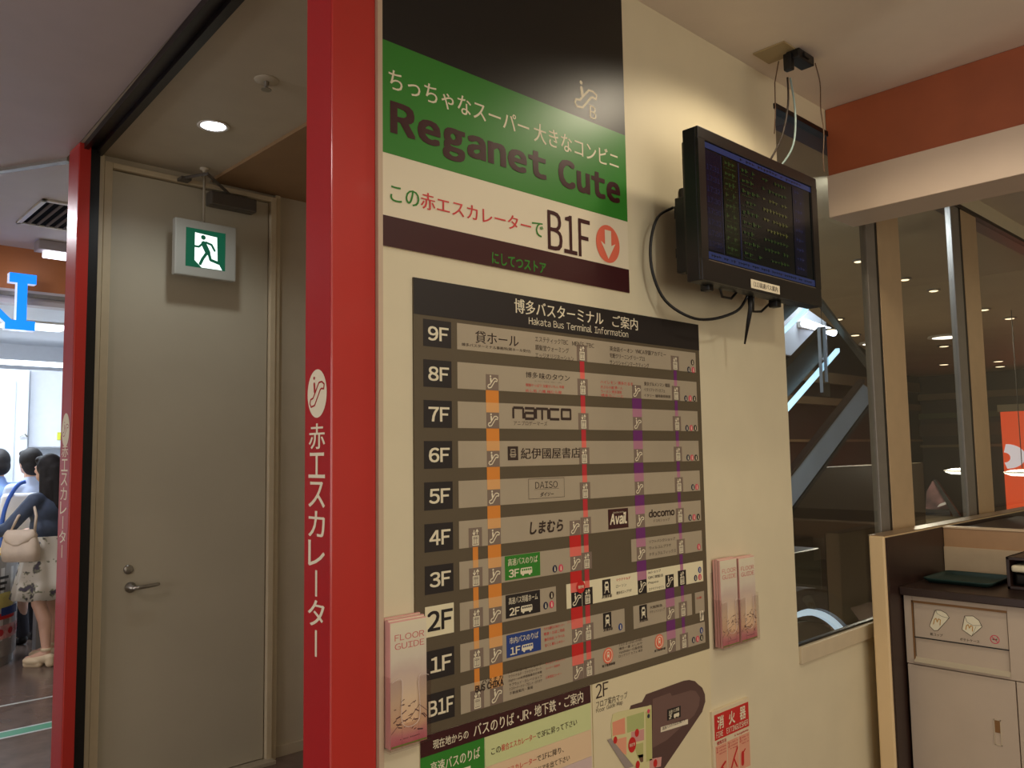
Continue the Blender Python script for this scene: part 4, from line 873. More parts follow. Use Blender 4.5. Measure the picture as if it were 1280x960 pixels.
ob('light_strip', para(4.2, 5.21, lambda x: sl(x)+.487, lambda x: sl(x)+.507, 2.60, .03), LED, t)
ob('truss', para(4.2, 5.55, lambda x: sl(x)+.02, lambda x: sl(x)+.21, 2.66, .06), BLACK, t)
ob('handrail', para(4.2, 5.25, lambda x: sl(x)+.52, lambda x: sl(x)+.62, 2.66, .06), BLACK, t)
t = thing('escalator_rail', 'grey diagonal rail of the descending escalator crossing behind the first pane', 'rail', (5.7, 2.58, 0))
dg = lambda x: 2.451-.548*(x-5.239)
ob('rail_bar', para(5.10, 6.24, lambda x: dg(x)-.010, lambda x: dg(x)+.016, 2.50, .045), mat('rail_grey', (94, 90, 82), .35, metal=.4), t)
ob('rail_foot', box(6.19, 6.26, 2.50, 2.545, 1.87, 1.92, .004), MATS['rail_grey'], t)
t = thing('hanging_panel', 'clear acrylic panel hanging in front of the escalator', 'panel', (5.4, 2.5, 1.85))
ob('acrylic_sheet', box(5.007, 5.109, 2.44, 2.45, 1.835, 2.28), glassmat('panel_acrylic', (.8, .84, .88)), t)
b = box(5.004, 5.008, 2.435, 2.455, 1.86, 2.28); box(5.075, 5.078, 2.435, 2.455, 1.93, 2.28, 0, b); ob('panel_rim', b, mat('rim_white', (150, 156, 164), .4), t)
ob('suspension_wire', tube([(5.05, 2.445, 2.28), (5.05, 2.445, 2.89)], .0016, 6), DARKRAIL, t)
# descending handrail end: big round newel seen low in the first pane
t = thing('escalator_newel', 'round escalator handrail end with a bright arc, low behind the first pane', 'handrail', (3.72, 2.05, 0))
def arc(r0, r1, y0, y1, a0=0, a1=180, cx=3.76, cz=-.03):
    bm = bmesh.new(); n = 40; L = []
    for k in range(n+1):
        a = math.radians(a0+(a1-a0)*k/n); c_, s_ = math.cos(a), math.sin(a)
        L.append([bm.verts.new((cx+r*c_, y, cz+r*s_)) for r, y in ((r0, y0), (r1, y0), (r1, y1), (r0, y1))])
    for p, q_ in zip(L, L[1:]):
        for k in range(4): bm.faces.new((p[k], p[(k+1) % 4], q_[(k+1) % 4], q_[k]))
    bm.faces.new(L[0]); bm.faces.new(L[-1][::-1]); bmesh.ops.recalc_face_normals(bm, faces=bm.faces[:]); return bm
ob('handrail_belt', arc(.765, .86, 1.98, 2.06, 4, 150), mat('belt_dark', (54, 42, 32), .3), t, False)
plabel(ob('lit_arc', arc(.728, .758, 2.0, 2.03, 4, 150), mat('arc_lit', (220, 232, 240), .3, emis=(200, 222, 236), estr=.7), t), 'bright white arc')
ob('balustrade_disc', arc(.05, .70, 2.005, 2.02, 4, 150), mat('disc_olive', (96, 84, 64), .3), t)
# ceiling lights beyond the glass
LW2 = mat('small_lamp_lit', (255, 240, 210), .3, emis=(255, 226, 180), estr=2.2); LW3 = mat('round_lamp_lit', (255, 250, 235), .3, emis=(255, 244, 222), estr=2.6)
sm = [(1073, 325, 'single small spotlight high in the first pane'), (1048, 398, 'small spotlight right of the diagonal rail top'), (1039, 411, 'tiny spotlight touching the diagonal rail'), (1069, 418, 'small spotlight left of the half hidden round lamp'), (1131, 348, 'higher left small spotlight in the middle pane'), (1167, 362, 'small spotlight at the centre of the middle pane'), (1180, 432, 'small spotlight just under the large round lamp'), (1180, 455, 'lowest small spotlight in the middle pane'), (1230, 386, 'left small spotlight in the right pane'), (1262, 397, 'right small spotlight in the right pane'), (1248, 451, 'upper of two low spotlights in the right pane'), (1250, 457.5, 'lower of two low spotlights in the right pane')]
for px, py, lb in sm:
    p = onZ(px, py, 2.9); r = p.length*.0047*1.15; r = min(max(r, .035), .11)
    tt = thing('small_spotlight', lb, 'ceiling light', p, 'small spotlights beyond the glass')
    ob('bezel', lathe([(r*1.15, -.001), (r*1.2, -.012), (r, -.014)], p, 20), GREYMET, tt); ob('lens', lathe([(r, -.010), (r*.6, -.018), (0, -.02)], p, 20), LW2, tt)
for px, py, lb in ((1094, 428, 'large round lamp half hidden by the window mullion'), (1182, 420, 'large bright round lamp in the middle pane')):
    p = onZ(px, py, 2.9); tt = thing('round_ceiling_lamp', lb, 'ceiling light', p, 'large round lamps beyond the glass')
    ob('bezel', lathe([(.20, -.001), (.21, -.02), (.17, -.022)], p, 32), WHITE, tt); ob('lens', lathe([(.185, -.018), (.10, -.03), (0, -.033)], p, 32), LW3, tt)
for px, py, lb in ((1202, 589, 'lower lit oval standing in for a lamp reflection beside the right mullion'), (1278, 591, 'lit oval standing in for a lamp reflection at the right edge over the orange banner')):
    p = onX(px, py, 9.5); tt = thing('reflection_oval', lb, 'lamp', p, 'lit ovals for lamp reflections beyond the glass')  # glowing oval added to imitate a lamp's reflection; no real hanging lamp
    ob('oval_rim', lathe([(.150, .012), (.168, .010), (.168, 0), (.150, -.002)], p, 28), WHITE, tt); ob('lens', lathe([(0, .035), (.10, .028), (.158, .008), (.158, -.008), (.10, -.03), (0, -.035)], p, 28), LW3, tt, True)
    ob('added_cord', tube([p+Vector((0, 0, .05)), Vector((p.x, p.y, 2.9))], .004, 6), DKB, tt)
t = thing('fluorescent_light', 'white fluorescent tube on the bright upper level wall', 'light', (12.7, 6.1, 3.4))
ob('tube', tube([(12.0, 6.1, 3.47), (13.0, 6.1, 3.40)], .06, 12), mat('tube_lit', (255, 255, 255), .3, emis=(225, 235, 255), estr=5), t); ob('fitting', box(12.0, 13.0, 6.14, 6.21, 3.40, 3.5, .01), WHITE, t)
t = thing('orange_banner', 'bright orange shop banner with a white curved mark, in the right pane', 'banner', (16.5, 4.7, 0.2))
OB = mat('banner_orange_lit', (224, 84, 40), .4, emis=(232, 78, 36), estr=.75, noise=0.0)
y1 = onX(1253, 560, 16.6).y
ob('lit_panel', box(16.6, 16.7, 2.9, y1, 0.35, 2.12, .01), OB, t); ob('top_rail', box(16.55, 16.72, 2.85, y1+.03, 2.12, 2.25, .01), mat('rail_cream', (198, 186, 150), .4), t)
BP = (Vector((16.6, y1, 0)), -Y_, Z_, -X_)
q = Flat(); 
for k in range(20):
    a0_, a1_ = math.radians(-90+9*k), math.radians(-90+9*(k+1)); q.poly([(.06+.30*math.cos(a0_), 1.32+.22*math.sin(a0_)), (.06+.30*math.cos(a1_), 1.32+.22*math.sin(a1_)), (.02+.10*math.cos(a1_), 1.30+.09*math.sin(a1_)), (.02+.10*math.cos(a0_), 1.30+.09*math.sin(a0_))])
q.build('curved_mark', mat('mark_white', (235, 225, 220), .4, emis=(230, 215, 215), estr=.8), t, BP, 0.006, .005)
t = thing('triangular_poster', 'pink picture board behind the dark slanting rail in the middle pane', 'poster', (12, 3.8, .6))
pp = [onX(*p, 12.0) for p in ((1166, 601), (1158, 614), (1157, 637), (1190, 636))]
ob('stand', box(11.92, 12.05, pp[3].y, pp[2].y, 0, min(p_.z for p_ in pp)+.01), BLACK, t); ob('picture_panel', prism(pp, X_, .05), mat('poster_pink', (128, 92, 92), .5, noise=.6, nscale=4, c2=(60, 44, 46)), t)
pp = [onX(*p, 11.9) for p in ((1166, 599), (1170, 600), (1200, 645), (1193, 648))]; ob('slanting_rail', prism(pp, X_, .05), BLACK, t)
pp = [onX(*p, 11.95) for p in ((1172, 634), (1175, 630), (1186, 626), (1187, 629))]; ob('white_mark', prism(pp, -X_, .02), mat('poster_white', (190, 186, 184), .5), t)
tag(ob('concourse_planter', box(11.0, 11.85, 2.6, 5.0, 0.0, .58, .02), mat('planter_olive', (70, 62, 46), .45, noise=.1)), 'dark low wall block in front of the pink picture board', 'block')

# ================================================================ LEFT: HALL AND SHOP
LINEW = mat('floor_line_white', (196, 200, 196), .4); LINEG = mat('floor_line_green', (60, 150, 110), .4)
struct('trim_floor_line', box(-3, 2.2, 5.965, 5.99, 0, .0015), LINEW); struct('trim_floor_line_green', box(-3, 2.2, 5.30, 5.40, 0, .0015), LINEG)
struct('trim_floor_line_edge_1', box(-3, 2.2, 5.28, 5.30, 0, .0016), LINEW); struct('trim_floor_line_edge_2', box(-3, 2.2, 5.40, 5.42, 0, .0016), LINEW)
WOOD = mat('shop_fascia_wood', (196, 122, 72), .5, noise=.18, nscale=2.5, bump=.03)
SHW = mat('shop_white', (226, 230, 236), .4, noise=.03)
struct('trim_shop_fascia', box(-3, 2.6, 7.35, 7.45, 2.86, 3.20), WOOD)
struct('trim_shop_fascia_lower', box(-3, 2.6, 7.33, 7.46, 2.745, 2.86), mat('fascia_lower_white', (206, 196, 196), .45))
struct('ceiling_shop', box(-3, 2.8, 7.46, 11, 2.745, 2.80), SHW)
struct('wall_shop_back', box(-3, 4.5, 9.9, 10.0, 0, 2.745), SHW); struct('wall_shop_side', box(2.78, 2.86, 7.4, 9.9, 0, 2.745), SHW)
cab = thing('wall_cupboard', 'white wall cupboard at the back of the shop above the people', 'cupboard', (2.3, 9.7, 1.63))
ob('body', box(2.13, 2.77, 9.45, 9.88, 1.64, 2.44, .006), SHW, cab); ob('cupboard_door', box(2.14, 2.44, 9.435, 9.45, 1.65, 2.43, .003), SHW, cab); ob('cupboard_door', box(2.45, 2.76, 9.435, 9.45, 1.65, 2.43, .003), SHW, cab)
ob('yellow_note', box(2.40, 2.45, 9.425, 9.434, 1.72, 1.80), mat('note_yellow', (214, 214, 70), .5), cab)
t = thing('fridge_cabinet', 'tall white refrigerated cabinet at the far left of the shop', 'cabinet', (1.7, 9.6, 0)); ob('body', box(1.25, 2.10, 9.3, 9.88, 0, 2.42, .01), SHW, t); ob('cabinet_door', box(1.30, 1.98, 9.28, 9.30, .3, 2.30, .004), mat('fridge_door', (208, 214, 222), .25), t); ob('handle', tube([(2.02, 9.27, 1.75), (2.06, 9.26, 1.78), (2.09, 9.27, 1.75)], .008, 8), STEEL, t)
t = thing('shop_ceiling_light', 'square white ceiling light inside the shop', 'ceiling light', (1.9, 8.5, 2.745)); ob('frame', box(1.62, 2.22, 8.15, 8.65, 2.732, 2.744, .002), WHITE, t); ob('diffuser', box(1.66, 2.18, 8.19, 8.61, 2.728, 2.733), mat('shop_light_lit', (255, 255, 255), .3, emis=(235, 242, 255), estr=2.0), t)
t = thing('cupboard_strip_light', 'bright strip light along the top of the shop back wall', 'light', (1.9, 9.3, 2.5)); ob('lit_tube', box(1.2, 2.77, 9.18, 9.26, 2.455, 2.50, .01), mat('strip_lit', (255, 255, 255), .3, emis=(235, 244, 255), estr=3.0), t)
t = thing('back_counter', 'white back counter below the wall cupboard', 'counter', (2.4, 9.5, 0)); ob('body', box(2.12, 2.77, 9.2, 9.88, 0, 1.0, .01), SHW, t); ob('worktop', box(2.11, 2.775, 9.18, 9.88, 1.0, 1.03, .004), WHITE, t)
# vent + spotlight in the hall ceiling
vt = thing('ceiling_vent', 'slatted black ceiling vent left of the far red post', 'vent', (1.62, 6.2, 3.2))
c4 = [onZ(*p, 3.2) for p in ((38, 277), (56, 251), (100, 254), (100, 283))]
vx0, vx1, vy0, vy1 = 1.36, 1.90, 5.85, 6.55
b = bmesh.new()
for a in ((vx0, vx1, vy0, vy0+.03), (vx0, vx1, vy1-.03, vy1), (vx0, vx0+.03, vy0, vy1), (vx1-.03, vx1, vy0, vy1)): box(*a, 3.185, 3.199, .002, b)
ob('frame', b, WHITE, vt); ob('dark_cavity', box(vx0+.03, vx1-.03, vy0+.03, vy1-.03, 3.194, 3.199), mat('vent_cavity', (10, 9, 8), .95, spec=.1), vt)
for k in range(8): x = vx0+.06+k*.058; ob('slat', box(x, x+.018, vy0+.03, vy1-.03, 3.186, 3.196), mat('vent_slat', (120, 110, 104), .9, spec=.1), vt)
t = thing('shop_spotlight', 'small lit spotlight box under the hall ceiling beside the far red post', 'light', (1.9, 7.0, 3.2))
sp0 = onY(68, 312, 7.0)
ob('housing', box(sp0.x-.12, sp0.x+.12, 6.95, 7.1, sp0.z-.02, 3.199, .008), mat('housing_grey', (170, 160, 160), .4), t); ob('lit_face', box(sp0.x-.07, sp0.x+.10, 6.96, 7.06, sp0.z-.065, sp0.z-.02, .008), mat('spot_lit', (255, 255, 255), .3, emis=(235, 238, 255), estr=3), t)
# N letter
BLUE = mat('letter_blue_lit', (20, 110, 220), .35, emis=(20, 128, 240), estr=1.15); LSIDE = mat('letter_side_lit', (220, 225, 240), .35, emis=(200, 212, 240), estr=.7)
t = thing('letter_sign', 'illuminated blue capital letter N on the shop fascia', 'sign', (1.5, 7.25, 2.56))
NP = (Vector((0, 7.20, 0)), X_, Z_, -Y_)
def NX(px, py): p = onY(px, py, 7.20); return (p.x, p.z)
za, zb = NX(20, 341)[1], NX(20, 412)[1]
xr1 = NX(46, 345)[0]; xs0, xs1 = NX(22, 400)[0], NX(33, 400)[0]; xl = NX(12, 345)[0]
sh = (za-zb)*.17; N = Flat()
xA, xB = xl, xr1
Lx = xl-.30
polys = [[(xA, za-sh), (xB, za-sh), (xB, za), (xA, za)], [(xA+.055, zb), (xA+.125, zb), (xA+.125, za-sh), (xA+.055, za-sh)], [(xA-.02, zb), (xB-.0, zb), (xB-.0, zb+sh), (xA-.02, zb+sh)],
         [(Lx-.05, za), (Lx-.12, za), (xA+.03, zb), (xA+.10, zb)], [(Lx-.15, za-sh), (xA-.06, za-sh), (xA-.06, za), (Lx-.15, za)], [(Lx-.10, zb), (Lx-.04, zb), (Lx-.04, za-sh), (Lx-.10, za-sh)], [(Lx-.15, zb), (Lx+.02, zb), (Lx+.02, zb+sh), (Lx-.15, zb+sh)]]
polys[4] = [(Lx-.15, za-sh), (Lx, za-sh), (Lx, za), (Lx-.15, za)]
b = bmesh.new()
for pl in polys:
    if pl[0][0] > pl[1][0]: pl = pl[::-1]
    merge(b, prism([Vector((a_, 7.205, c_)) for a_, c_ in pl], Y_, .07))
ob('letter_case', b, LSIDE, t)
f = Flat()
for pl in polys: f.poly(pl)
f.build('lit_face', BLUE, t, NP, 0.0)
ob('support_rail', box(-1.0, 1.9, 7.275, 7.33, 2.80, 2.83, .003), GREYMET, t)
# round demonstration counter (drum)
t = thing('round_counter', 'round grey counter with yellow top and printed stickers, in front of the woman', 'counter', (1.22, 7.45, 0))
DC = Vector((1.14, 7.46, 0)); DR = .50
ob('drum', lathe([(DR-.02, 0), (DR-.02, .06), (DR, .07), (DR, .80), (DR-.01, .815)], DC, 56), mat('drum_grey', (150, 144, 140), .4, noise=.05), t, False)
plabel(ob('top', lathe([(DR-.012, .815), (DR-.02, .83), (0, .83)], DC, 56), mat('drum_yellow', (226, 190, 70), .4), t), 'yellow top')
def wrap(name, u0, u1, z0, z1, m, off=.003, blob=False):
    """patch on the drum; u is the angle in degrees"""
    bm = bmesh.new(); n = 10; L = []
    for k in range(n+1):
        a = math.radians(u0+(u1-u0)*k/n); zz0, zz1 = z0, z1
        if blob: s_ = math.sqrt(max(0.02, 1-(2*k/n-1)**2)); c_ = (z0+z1)/2; zz0, zz1 = c_-(z1-z0)/2*s_, c_+(z1-z0)/2*s_
        L.append([bm.verts.new(DC+Vector(((DR+off)*math.cos(a), (DR+off)*math.sin(a), z))) for z in (zz0, zz1)])
    for p, q_ in zip(L, L[1:]): bm.faces.new((p[0], q_[0], q_[1], p[1]))
    return ob(name, bm, m, t)
wrap('printed_wrap', -130, 5, .19, .72, mat('wrap_white', (206, 204, 202), .4, noise=.05), .0015)
wrap('pink_band', -130, 5, .20, .30, mat('wrap_pink', (226, 168, 168), .5, noise=.3, nscale=30), .003)
for k, (a, b_, c_, d_) in enumerate(((-62, -42, .64, .66), (-60, -44, .60, .62), (-58, -46, .56, .58))): wrap('script_line', a, b_, c_, d_, PBLACK2, .0045)
wrap('yellow_blob', -62, -28, .42, .54, mat('wrap_yellow', (206, 192, 110), .5), .0035, True); wrap('blue_lettering', -50, -24, .37, .43, BLUEP, .005); wrap('red_lettering', -58, -30, .345, .39, PROUTE, .0045); wrap('speech_bubble', -90, -62, .29, .36, BLUEP, .0045, True)
for k in range(7): wrap('red_lettering', -96+14*k, -88+14*k, .225, .275, PTHIN, .0045, True)
tag(ob('grey_plinth', box(1.74, 2.1, 7.25, 7.36, 0, .62, .005), mat('plinth_grey', (140, 138, 136), .4)), 'grey plinth panel behind the woman\'s legs', 'plinth')
tag(ob('dark_display', box(1.98, 2.5, 7.40, 7.49, 0, .62, .005), mat('display_dark', (40, 30, 28), .4)), 'dark display stand right of the woman\'s legs', 'display stand')

# ================================================================ PEOPLE
def capsule(bm, a, b, ra, rb, n=14, sx=1.0, sy_=1.0):
    a = Vector(a); b = Vector(b); d = b-a; L = max(d.length, 1e-5); u = d/L
    x = u.orthogonal().normalized(); y = u.cross(x); rings = []
    prof = [(-math.sin(math.radians(t_))*ra, math.cos(math.radians(t_))*ra) for t_ in (85, 60, 35, 12)] + [(L+math.sin(math.radians(t_))*rb, math.cos(math.radians(t_))*rb) for t_ in (12, 35, 60, 85)]
    t_ = bmesh.new()
    for h_, r in prof: rings.append([t_.verts.new(a+u*h_+(x*math.cos(k*2*math.pi/n)+y*math.sin(k*2*math.pi/n))*r) for k in range(n)])
    for p, q_ in zip(rings, rings[1:]):
        for k in range(n): t_.faces.new((p[k], p[(k+1) % n], q_[(k+1) % n], q_[k]))
    t_.faces.new(rings[0][::-1]); t_.faces.new(rings[-1]); bmesh.ops.recalc_face_normals(t_, faces=t_.faces[:]); merge(bm, t_)
def ell(bm, c, r, M=None):
    t_ = bmesh.new(); bmesh.ops.create_icosphere(t_, subdivisions=3, radius=1)
    for v in t_.verts: v.co = Vector((v.co.x*r[0], v.co.y*r[1], v.co.z*r[2]))+Vector(c)
    merge(bm, t_)
def fuse(name, bm, M, m, parent, vox=.008, smooth_it=4):
    me = bpy.data.meshes.new(name); bmesh.ops.transform(bm, matrix=M, verts=bm.verts[:]); bm.to_mesh(me); bm.free()
    o = bpy.data.objects.new('tmpo', me); C.objects.link(o)
    r = o.modifiers.new('r', 'REMESH'); r.mode = 'VOXEL'; r.voxel_size = vox
    s_ = o.modifiers.new('s', 'SMOOTH'); s_.iterations = smooth_it; s_.factor = .5
    dg_ = bpy.context.evaluated_depsgraph_get(); dg_.update(); me2 = bpy.data.meshes.new_from_object(o.evaluated_get(dg_)); bpy.data.objects.remove(o)
    return link_mesh(name, me2, m, parent, True)
SKIN = mat('skin', (222, 176, 150), .5, noise=.05, nscale=12); HAIR = mat('hair_black', (26, 20, 20), .75, noise=.4, nscale=60, bump=.4)
def person(label, pos, head_dir, H, arms, shirt, lower, skirt=False, hair_long=False, name='person', sleeve='long', shoe=None):
    """local frame: +y forward, +x right; height H"""
    t = thing(name, label, 'person', pos)
    s = H/1.6; yaw = math.atan2(head_dir[1], head_dir[0])-math.pi/2
    M = Matrix.Translation(Vector(pos)) @ Matrix.Rotation(yaw, 4, 'Z') @ Matrix.Scale(s, 4)
    V = lambda *a: Vector(a)
    zo = .03 if skirt else .0
    b = bmesh.new()
    for sd in (-1, 1):
        hip, knee, ank = V(sd*.085, 0, .86), V(sd*.085, .015+.02*sd, .47), V(sd*.085, -.03+.05*sd, .10+zo)
        capsule(b, hip, knee, .082, .052); capsule(b, knee, (knee+ank)/2+V(0, -.018, .05), .050, .052); capsule(b, (knee+ank)/2+V(0, -.018, .05), ank, .052, .032)
        capsule(b, ank+V(0, 0, -.03), ank+V(sd*.01, .10, -.065), .034, .026); capsule(b, ank+V(sd*.01, .09, -.066), ank+V(sd*.012, .15, -.07), .027, .018)
    ell(b, (0, 0, .90), (.155, .105, .12)); ell(b, (0, 0, 1.04), (.125, .090, .14)); ell(b, (0, .005, 1.18), (.150, .100, .14)); capsule(b, (-.13, 0, 1.27), (.13, 0, 1.27), .05, .05); capsule(b, (0, -.005, 1.28), (0, .01, 1.40), .055, .048)
    hc = V(0, .02, 1.495)
    ell(b, hc, (.073, .090, .105)); ell(b, hc+V(0, .045, -.055), (.045, .045, .045)); ell(b, hc+V(0, .098, -.012), (.012, .018, .022)); ell(b, hc+V(0, .088, -.050), (.022, .010, .008))
    for sd in (-1, 1): ell(b, hc+V(sd*.074, 0, -.008), (.010, .018, .030)); ell(b, hc+V(sd*.030, .078, .018), (.018, .012, .008))
    hands = []
    for sd, (el, wr) in zip((-1, 1), arms):
        sh_ = V(sd*.165, 0, 1.265); el = V(*el); wr = V(*wr)
        capsule(b, sh_, el, .045, .036); capsule(b, el, wr, .036, .024)
        d = (wr-el).normalized(); side = d.cross(V(0, 0, 1)).normalized() if abs(d.z) < .95 else V(0, 1, 0); up_ = side.cross(d)
        pc = wr+d*.05; capsule(b, wr, pc, .026, .030); capsule(b, pc-side*.018, pc+side*.018, .022, .022)
        for k in range(4):
            o_ = pc+side*(-.027+.018*k)+d*.02; ln = (.030, .036, .034, .027)[k]
            capsule(b, o_, o_+d*ln-up_*.004, .0088, .0085, 8); capsule(b, o_+d*ln-up_*.004, o_+d*(ln*1.75)-up_*.018, .0085, .0075, 8)
        th_ = wr+d*.022+side*(-sd)*(-.026); capsule(b, th_, th_+side*sd*.022+d*.026-up_*.006, .0105, .0095, 8); capsule(b, th_+side*sd*.022+d*.026-up_*.006, th_+side*sd*.026+d*.052-up_*.012, .0095, .0085, 8)
    fuse('body', b, M, SKIN, t, .0065*s, 3)
    e = bmesh.new()
    for sd in (-1, 1): ell(e, hc+V(sd*.029, .083, .014), (.010, .006, .006))
    bmesh.ops.transform(e, matrix=M, verts=e.verts[:]); ob('eyes', e, BLACK, t)
    # top
    b = bmesh.new(); ell(b, (0, 0, 1.05), (.155, .115, .16)); ell(b, (0, 0, 1.18), (.172, .122, .14)); capsule(b, (-.14, 0, 1.262), (.14, 0, 1.262), .062, .062); ell(b, (0, 0, .92), (.175, .125, .09)); capsule(b, (0, -.01, 1.28), (0, 0, 1.335), .072, .062)
    for sd, (el, wr) in zip((-1, 1), arms):
        sh_ = V(sd*.165, 0, 1.262); el = V(*el); wr = V(*wr); capsule(b, sh_, el, .060, .052)
        capsule(b, el, el.lerp(wr, .55 if sleeve == 'long' else .05), .052, .046)
    fuse('jacket' if skirt else 'shirt', b, M, shirt, t, .011*s, 5)
    if skirt:
        n = 72; L = []
        for z, r0 in ((.98, .150), (.90, .175), (.78, .205), (.64, .235), (.515, .262)):
            k0 = (.98-z)/.465
            L.append([V(r0*(1+.07*k0*math.sin(9*a)+.04*k0*math.sin(5*a+1))*math.cos(a), r0*.82*(1+.07*k0*math.sin(9*a))*math.sin(a), z+.008*math.sin(9*a)*k0) for a in (2*math.pi*k/n for k in range(n))])
        L += [[Vector((p.x*.975, p.y*.975, p.z+.002)) for p in l] for l in L[::-1]]
        sk = loft(L, False, False); bmesh.ops.transform(sk, matrix=M, verts=sk.verts[:]); ob('skirt', sk, lower, t, True)
    else:
        b = bmesh.new(); ell(b, (0, 0, .90), (.165, .118, .10))
        for sd in (-1, 1):
            capsule(b, (sd*.085, 0, .84), (sd*.085, .015+.02*sd, .47), .092, .070); capsule(b, (sd*.085, .015+.02*sd, .47), (sd*.085, -.03+.05*sd, .10), .070, .055)
        fuse('trousers', b, M, lower, t, .011*s, 4)
    # shoes
    for sd in (-1, 1):
        ank = V(sd*.085, -.03+.05*sd, .10+zo); b = bmesh.new()
        capsule(b, ank+V(0, -.01, -.060), ank+V(sd*.01, .13, -.085), .040, .034)
        ell(b, ank+V(sd*.01, .10, -.085), (.045, .085, .032))
        if skirt: capsule(b, (ank.x, ank.y-.035, .030), (ank.x, ank.y-.030, .065), .034, .036); capsule(b, (ank.x+sd*.01, ank.y+.05, .022), (ank.x+sd*.01, ank.y+.15, .020), .030, .030)
        q = fuse('shoe', b, M, shoe or BLACK, t, .006*s, 2)
        if skirt:
            b = lathe([(.037, 0), (.040, .012), (.036, .022)], ank+V(0, 0, -.010), 20); bmesh.ops.transform(b, matrix=M, verts=b.verts[:]); ob('ankle_strap', b, shoe, q)
    # hair
    b = bmesh.new(); ell(b, hc+V(0, -.018, .022), (.090, .098, .108)); ell(b, hc+V(0, -.045, -.03), (.082, .072, .085)); ell(b, hc+V(0, .05, .075), (.062, .045, .035))
    if hair_long:
        for sd in (-1, 1): capsule(b, hc+V(sd*.060, -.02, 0), hc+V(sd*.078, -.045, -.20), .040, .045)
        capsule(b, hc+V(0, -.06, 0), hc+V(0, -.085, -.27), .080, .080); capsule(b, hc+V(-.05, -.06, -.1), hc+V(-.06, -.09, -.33), .050, .030); capsule(b, hc+V(.05, -.06, -.1), hc+V(.06, -.09, -.34), .050, .030)
    fuse('hair', b, M, HAIR, t, .009*s, 3)
    return t, M
DENIM = mat('denim_blue', (76, 88, 112), .7, noise=.15, nscale=25, bump=.3); FLOR = mat('skirt_cream', (212, 204, 188), .7)
def floral():
    m = bpy.data.materials.new('floral_skirt'); m.use_nodes = True; nt = m.node_tree; b = nt.nodes['Principled BSDF']; b.inputs['Roughness'].default_value = .7
    tc = nt.nodes.new('ShaderNodeTexCoord'); v = nt.nodes.new('ShaderNodeTexVoronoi'); v.inputs['Scale'].default_value = 10
    nn = nt.nodes.new('ShaderNodeTexNoise'); nn.inputs['Scale'].default_value = 22; nt.links.new(tc.outputs['Object'], nn.inputs['Vector'])
    va = nt.nodes.new('ShaderNodeVectorMath'); va.operation = 'MULTIPLY_ADD'; va.inputs[1].default_value = (.14, .14, .14); nt.links.new(nn.outputs['Color'], va.inputs[0]); nt.links.new(tc.outputs['Object'], va.inputs[2]); nt.links.new(va.outputs[0], v.inputs['Vector'])
    r = nt.nodes.new('ShaderNodeValToRGB'); e = r.color_ramp.elements; e[0].position = .22; e[0].color = lin((84, 76, 88))+(1,); e[1].position = .40; e[1].color = lin((214, 206, 192))+(1,)
    x = e.new(.32); x.color = lin((140, 140, 112))+(1,)
    nt.links.new(v.outputs['Distance'], r.inputs[0]); nt.links.new(r.outputs[0], b.inputs['Base Color']); return m
wt, WM = person('long-haired woman in denim jacket and floral skirt, carrying a beige handbag', (1.735, 6.98, 0), (-.62, .78), 1.54, [((-.25, .14, 1.06), (-.30, .36, .98)), ((.24, .08, 1.04), (.20, .30, 1.00))], DENIM, floral(), True, True, 'person', 'long', mat('shoe_cream', (222, 200, 164), .5))
person('dark-haired person in white shirt with blue collar, behind the woman', (1.83, 7.95, 0), (-.35, .93), 1.60, [((-.23, .0, 1.02), (-.22, .10, .80)), ((.23, .0, 1.02), (.22, .10, .80))], mat('shirt_pale_blue', (190, 204, 232), .7), mat('trousers_dark', (50, 50, 60), .7), sleeve='short')
person('dark-haired person in light blue shirt at the left edge of the photo', (1.69, 8.45, 0), (-.3, .95), 1.60, [((-.23, .0, 1.02), (-.22, .10, .80)), ((.23, .0, 1.02), (.22, .10, .80))], mat('shirt_sky', (130, 160, 214), .7), MATS['trousers_dark'], sleeve='short')
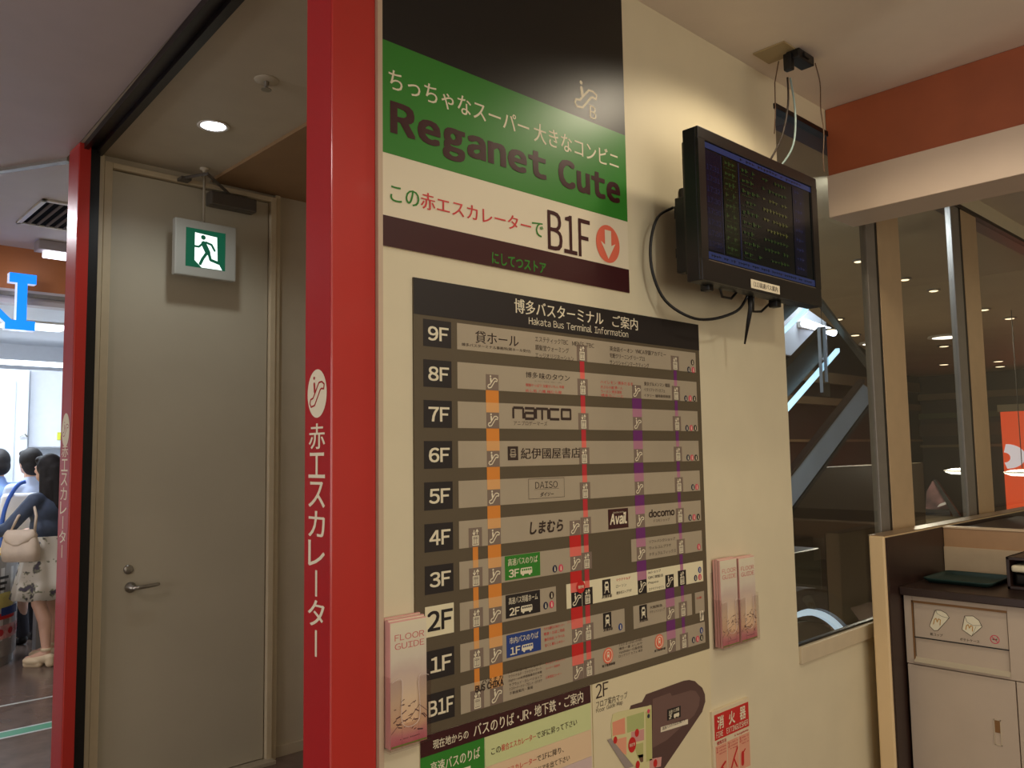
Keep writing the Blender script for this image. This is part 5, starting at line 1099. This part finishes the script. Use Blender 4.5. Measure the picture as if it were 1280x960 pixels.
# handbag
BAG = mat('bag_beige', (218, 198, 176), .55, noise=.08, nscale=18, bump=.2)
bt = thing('handbag', 'beige leather handbag hanging from the woman\'s shoulder', 'bag', tuple(onY(27, 695, 6.88)))
bc = onY(27, 680, 6.84); dR = Vector((.73, -.69, 0)); dF = Vector((.69, .73, 0))
def bagloop(z, w_, d_, tilt=0): return [bc+dR*(w_*math.copysign(abs(math.cos(a))**.6, math.cos(a))+tilt)+dF*(d_*math.copysign(abs(math.sin(a))**.7, math.sin(a)))+Vector((0, 0, z)) for a in (2*math.pi*k/28 for k in range(28))]
ob('bag_body', loft([bagloop(-.125, .11, .045), bagloop(-.118, .125, .06), bagloop(-.04, .135, .065, -.005), bagloop(.04, .12, .045, -.01), bagloop(.095, .10, .018, -.01), bagloop(.10, .095, .012, -.01)]), BAG, bt, True)
ob('bag_flap', loft([bagloop(.103, .100, .024, -.01), bagloop(.06, .118, .050, -.01), bagloop(.02, .10, .062, -.01), bagloop(.0, .04, .064, -.01)], True, False), BAG, bt, True)
shp = onY(42, 628, 6.88)
b = tube([bc+dR*.09+Vector((0, 0, .08)), bc+dR*.10+Vector((0, 0, .20)), shp+Vector((.0, 0, .0)), shp+dF*.08+Vector((0, 0, .015))], .010, 8); tube([bc-dR*.09+Vector((0, 0, .08)), bc-dR*.03+Vector((0, 0, .20)), shp-dR*.04+dF*.05+Vector((0, 0, -.01)), shp+dF*.08+Vector((0, 0, .01))], .010, 8, b)
ob('bag_strap', b, BAG, bt, True)
# backpack with blue piping on the person in white
kt = thing('backpack', 'white backpack with blue piping on the person in the white shirt', 'bag', tuple(onY(24, 660, 7.62)))
kc = onY(26, 643, 7.62)
def kl(z, w_, d_): return [kc+X_*(w_*math.copysign(abs(math.cos(a))**.5, math.cos(a)))+Y_*(d_*math.copysign(abs(math.sin(a))**.6, math.sin(a)))+Vector((0, 0, z)) for a in (2*math.pi*k/28 for k in range(28))]
ob('pack_body', loft([kl(-.20, .12, .06), kl(-.18, .145, .085), kl(.0, .15, .095), kl(.14, .14, .085), kl(.17, .12, .06)]), mat('pack_white', (214, 214, 216), .6), kt, True)
q0 = [onY(*p, 7.55) for p in ((2, 700), (1, 672), (4, 645), (12, 622), (23, 606), (32, 602))]
b = tube(q0, .016, 8); ob('blue_piping', b, mat('piping_blue', (56, 100, 200), .5), kt, True)
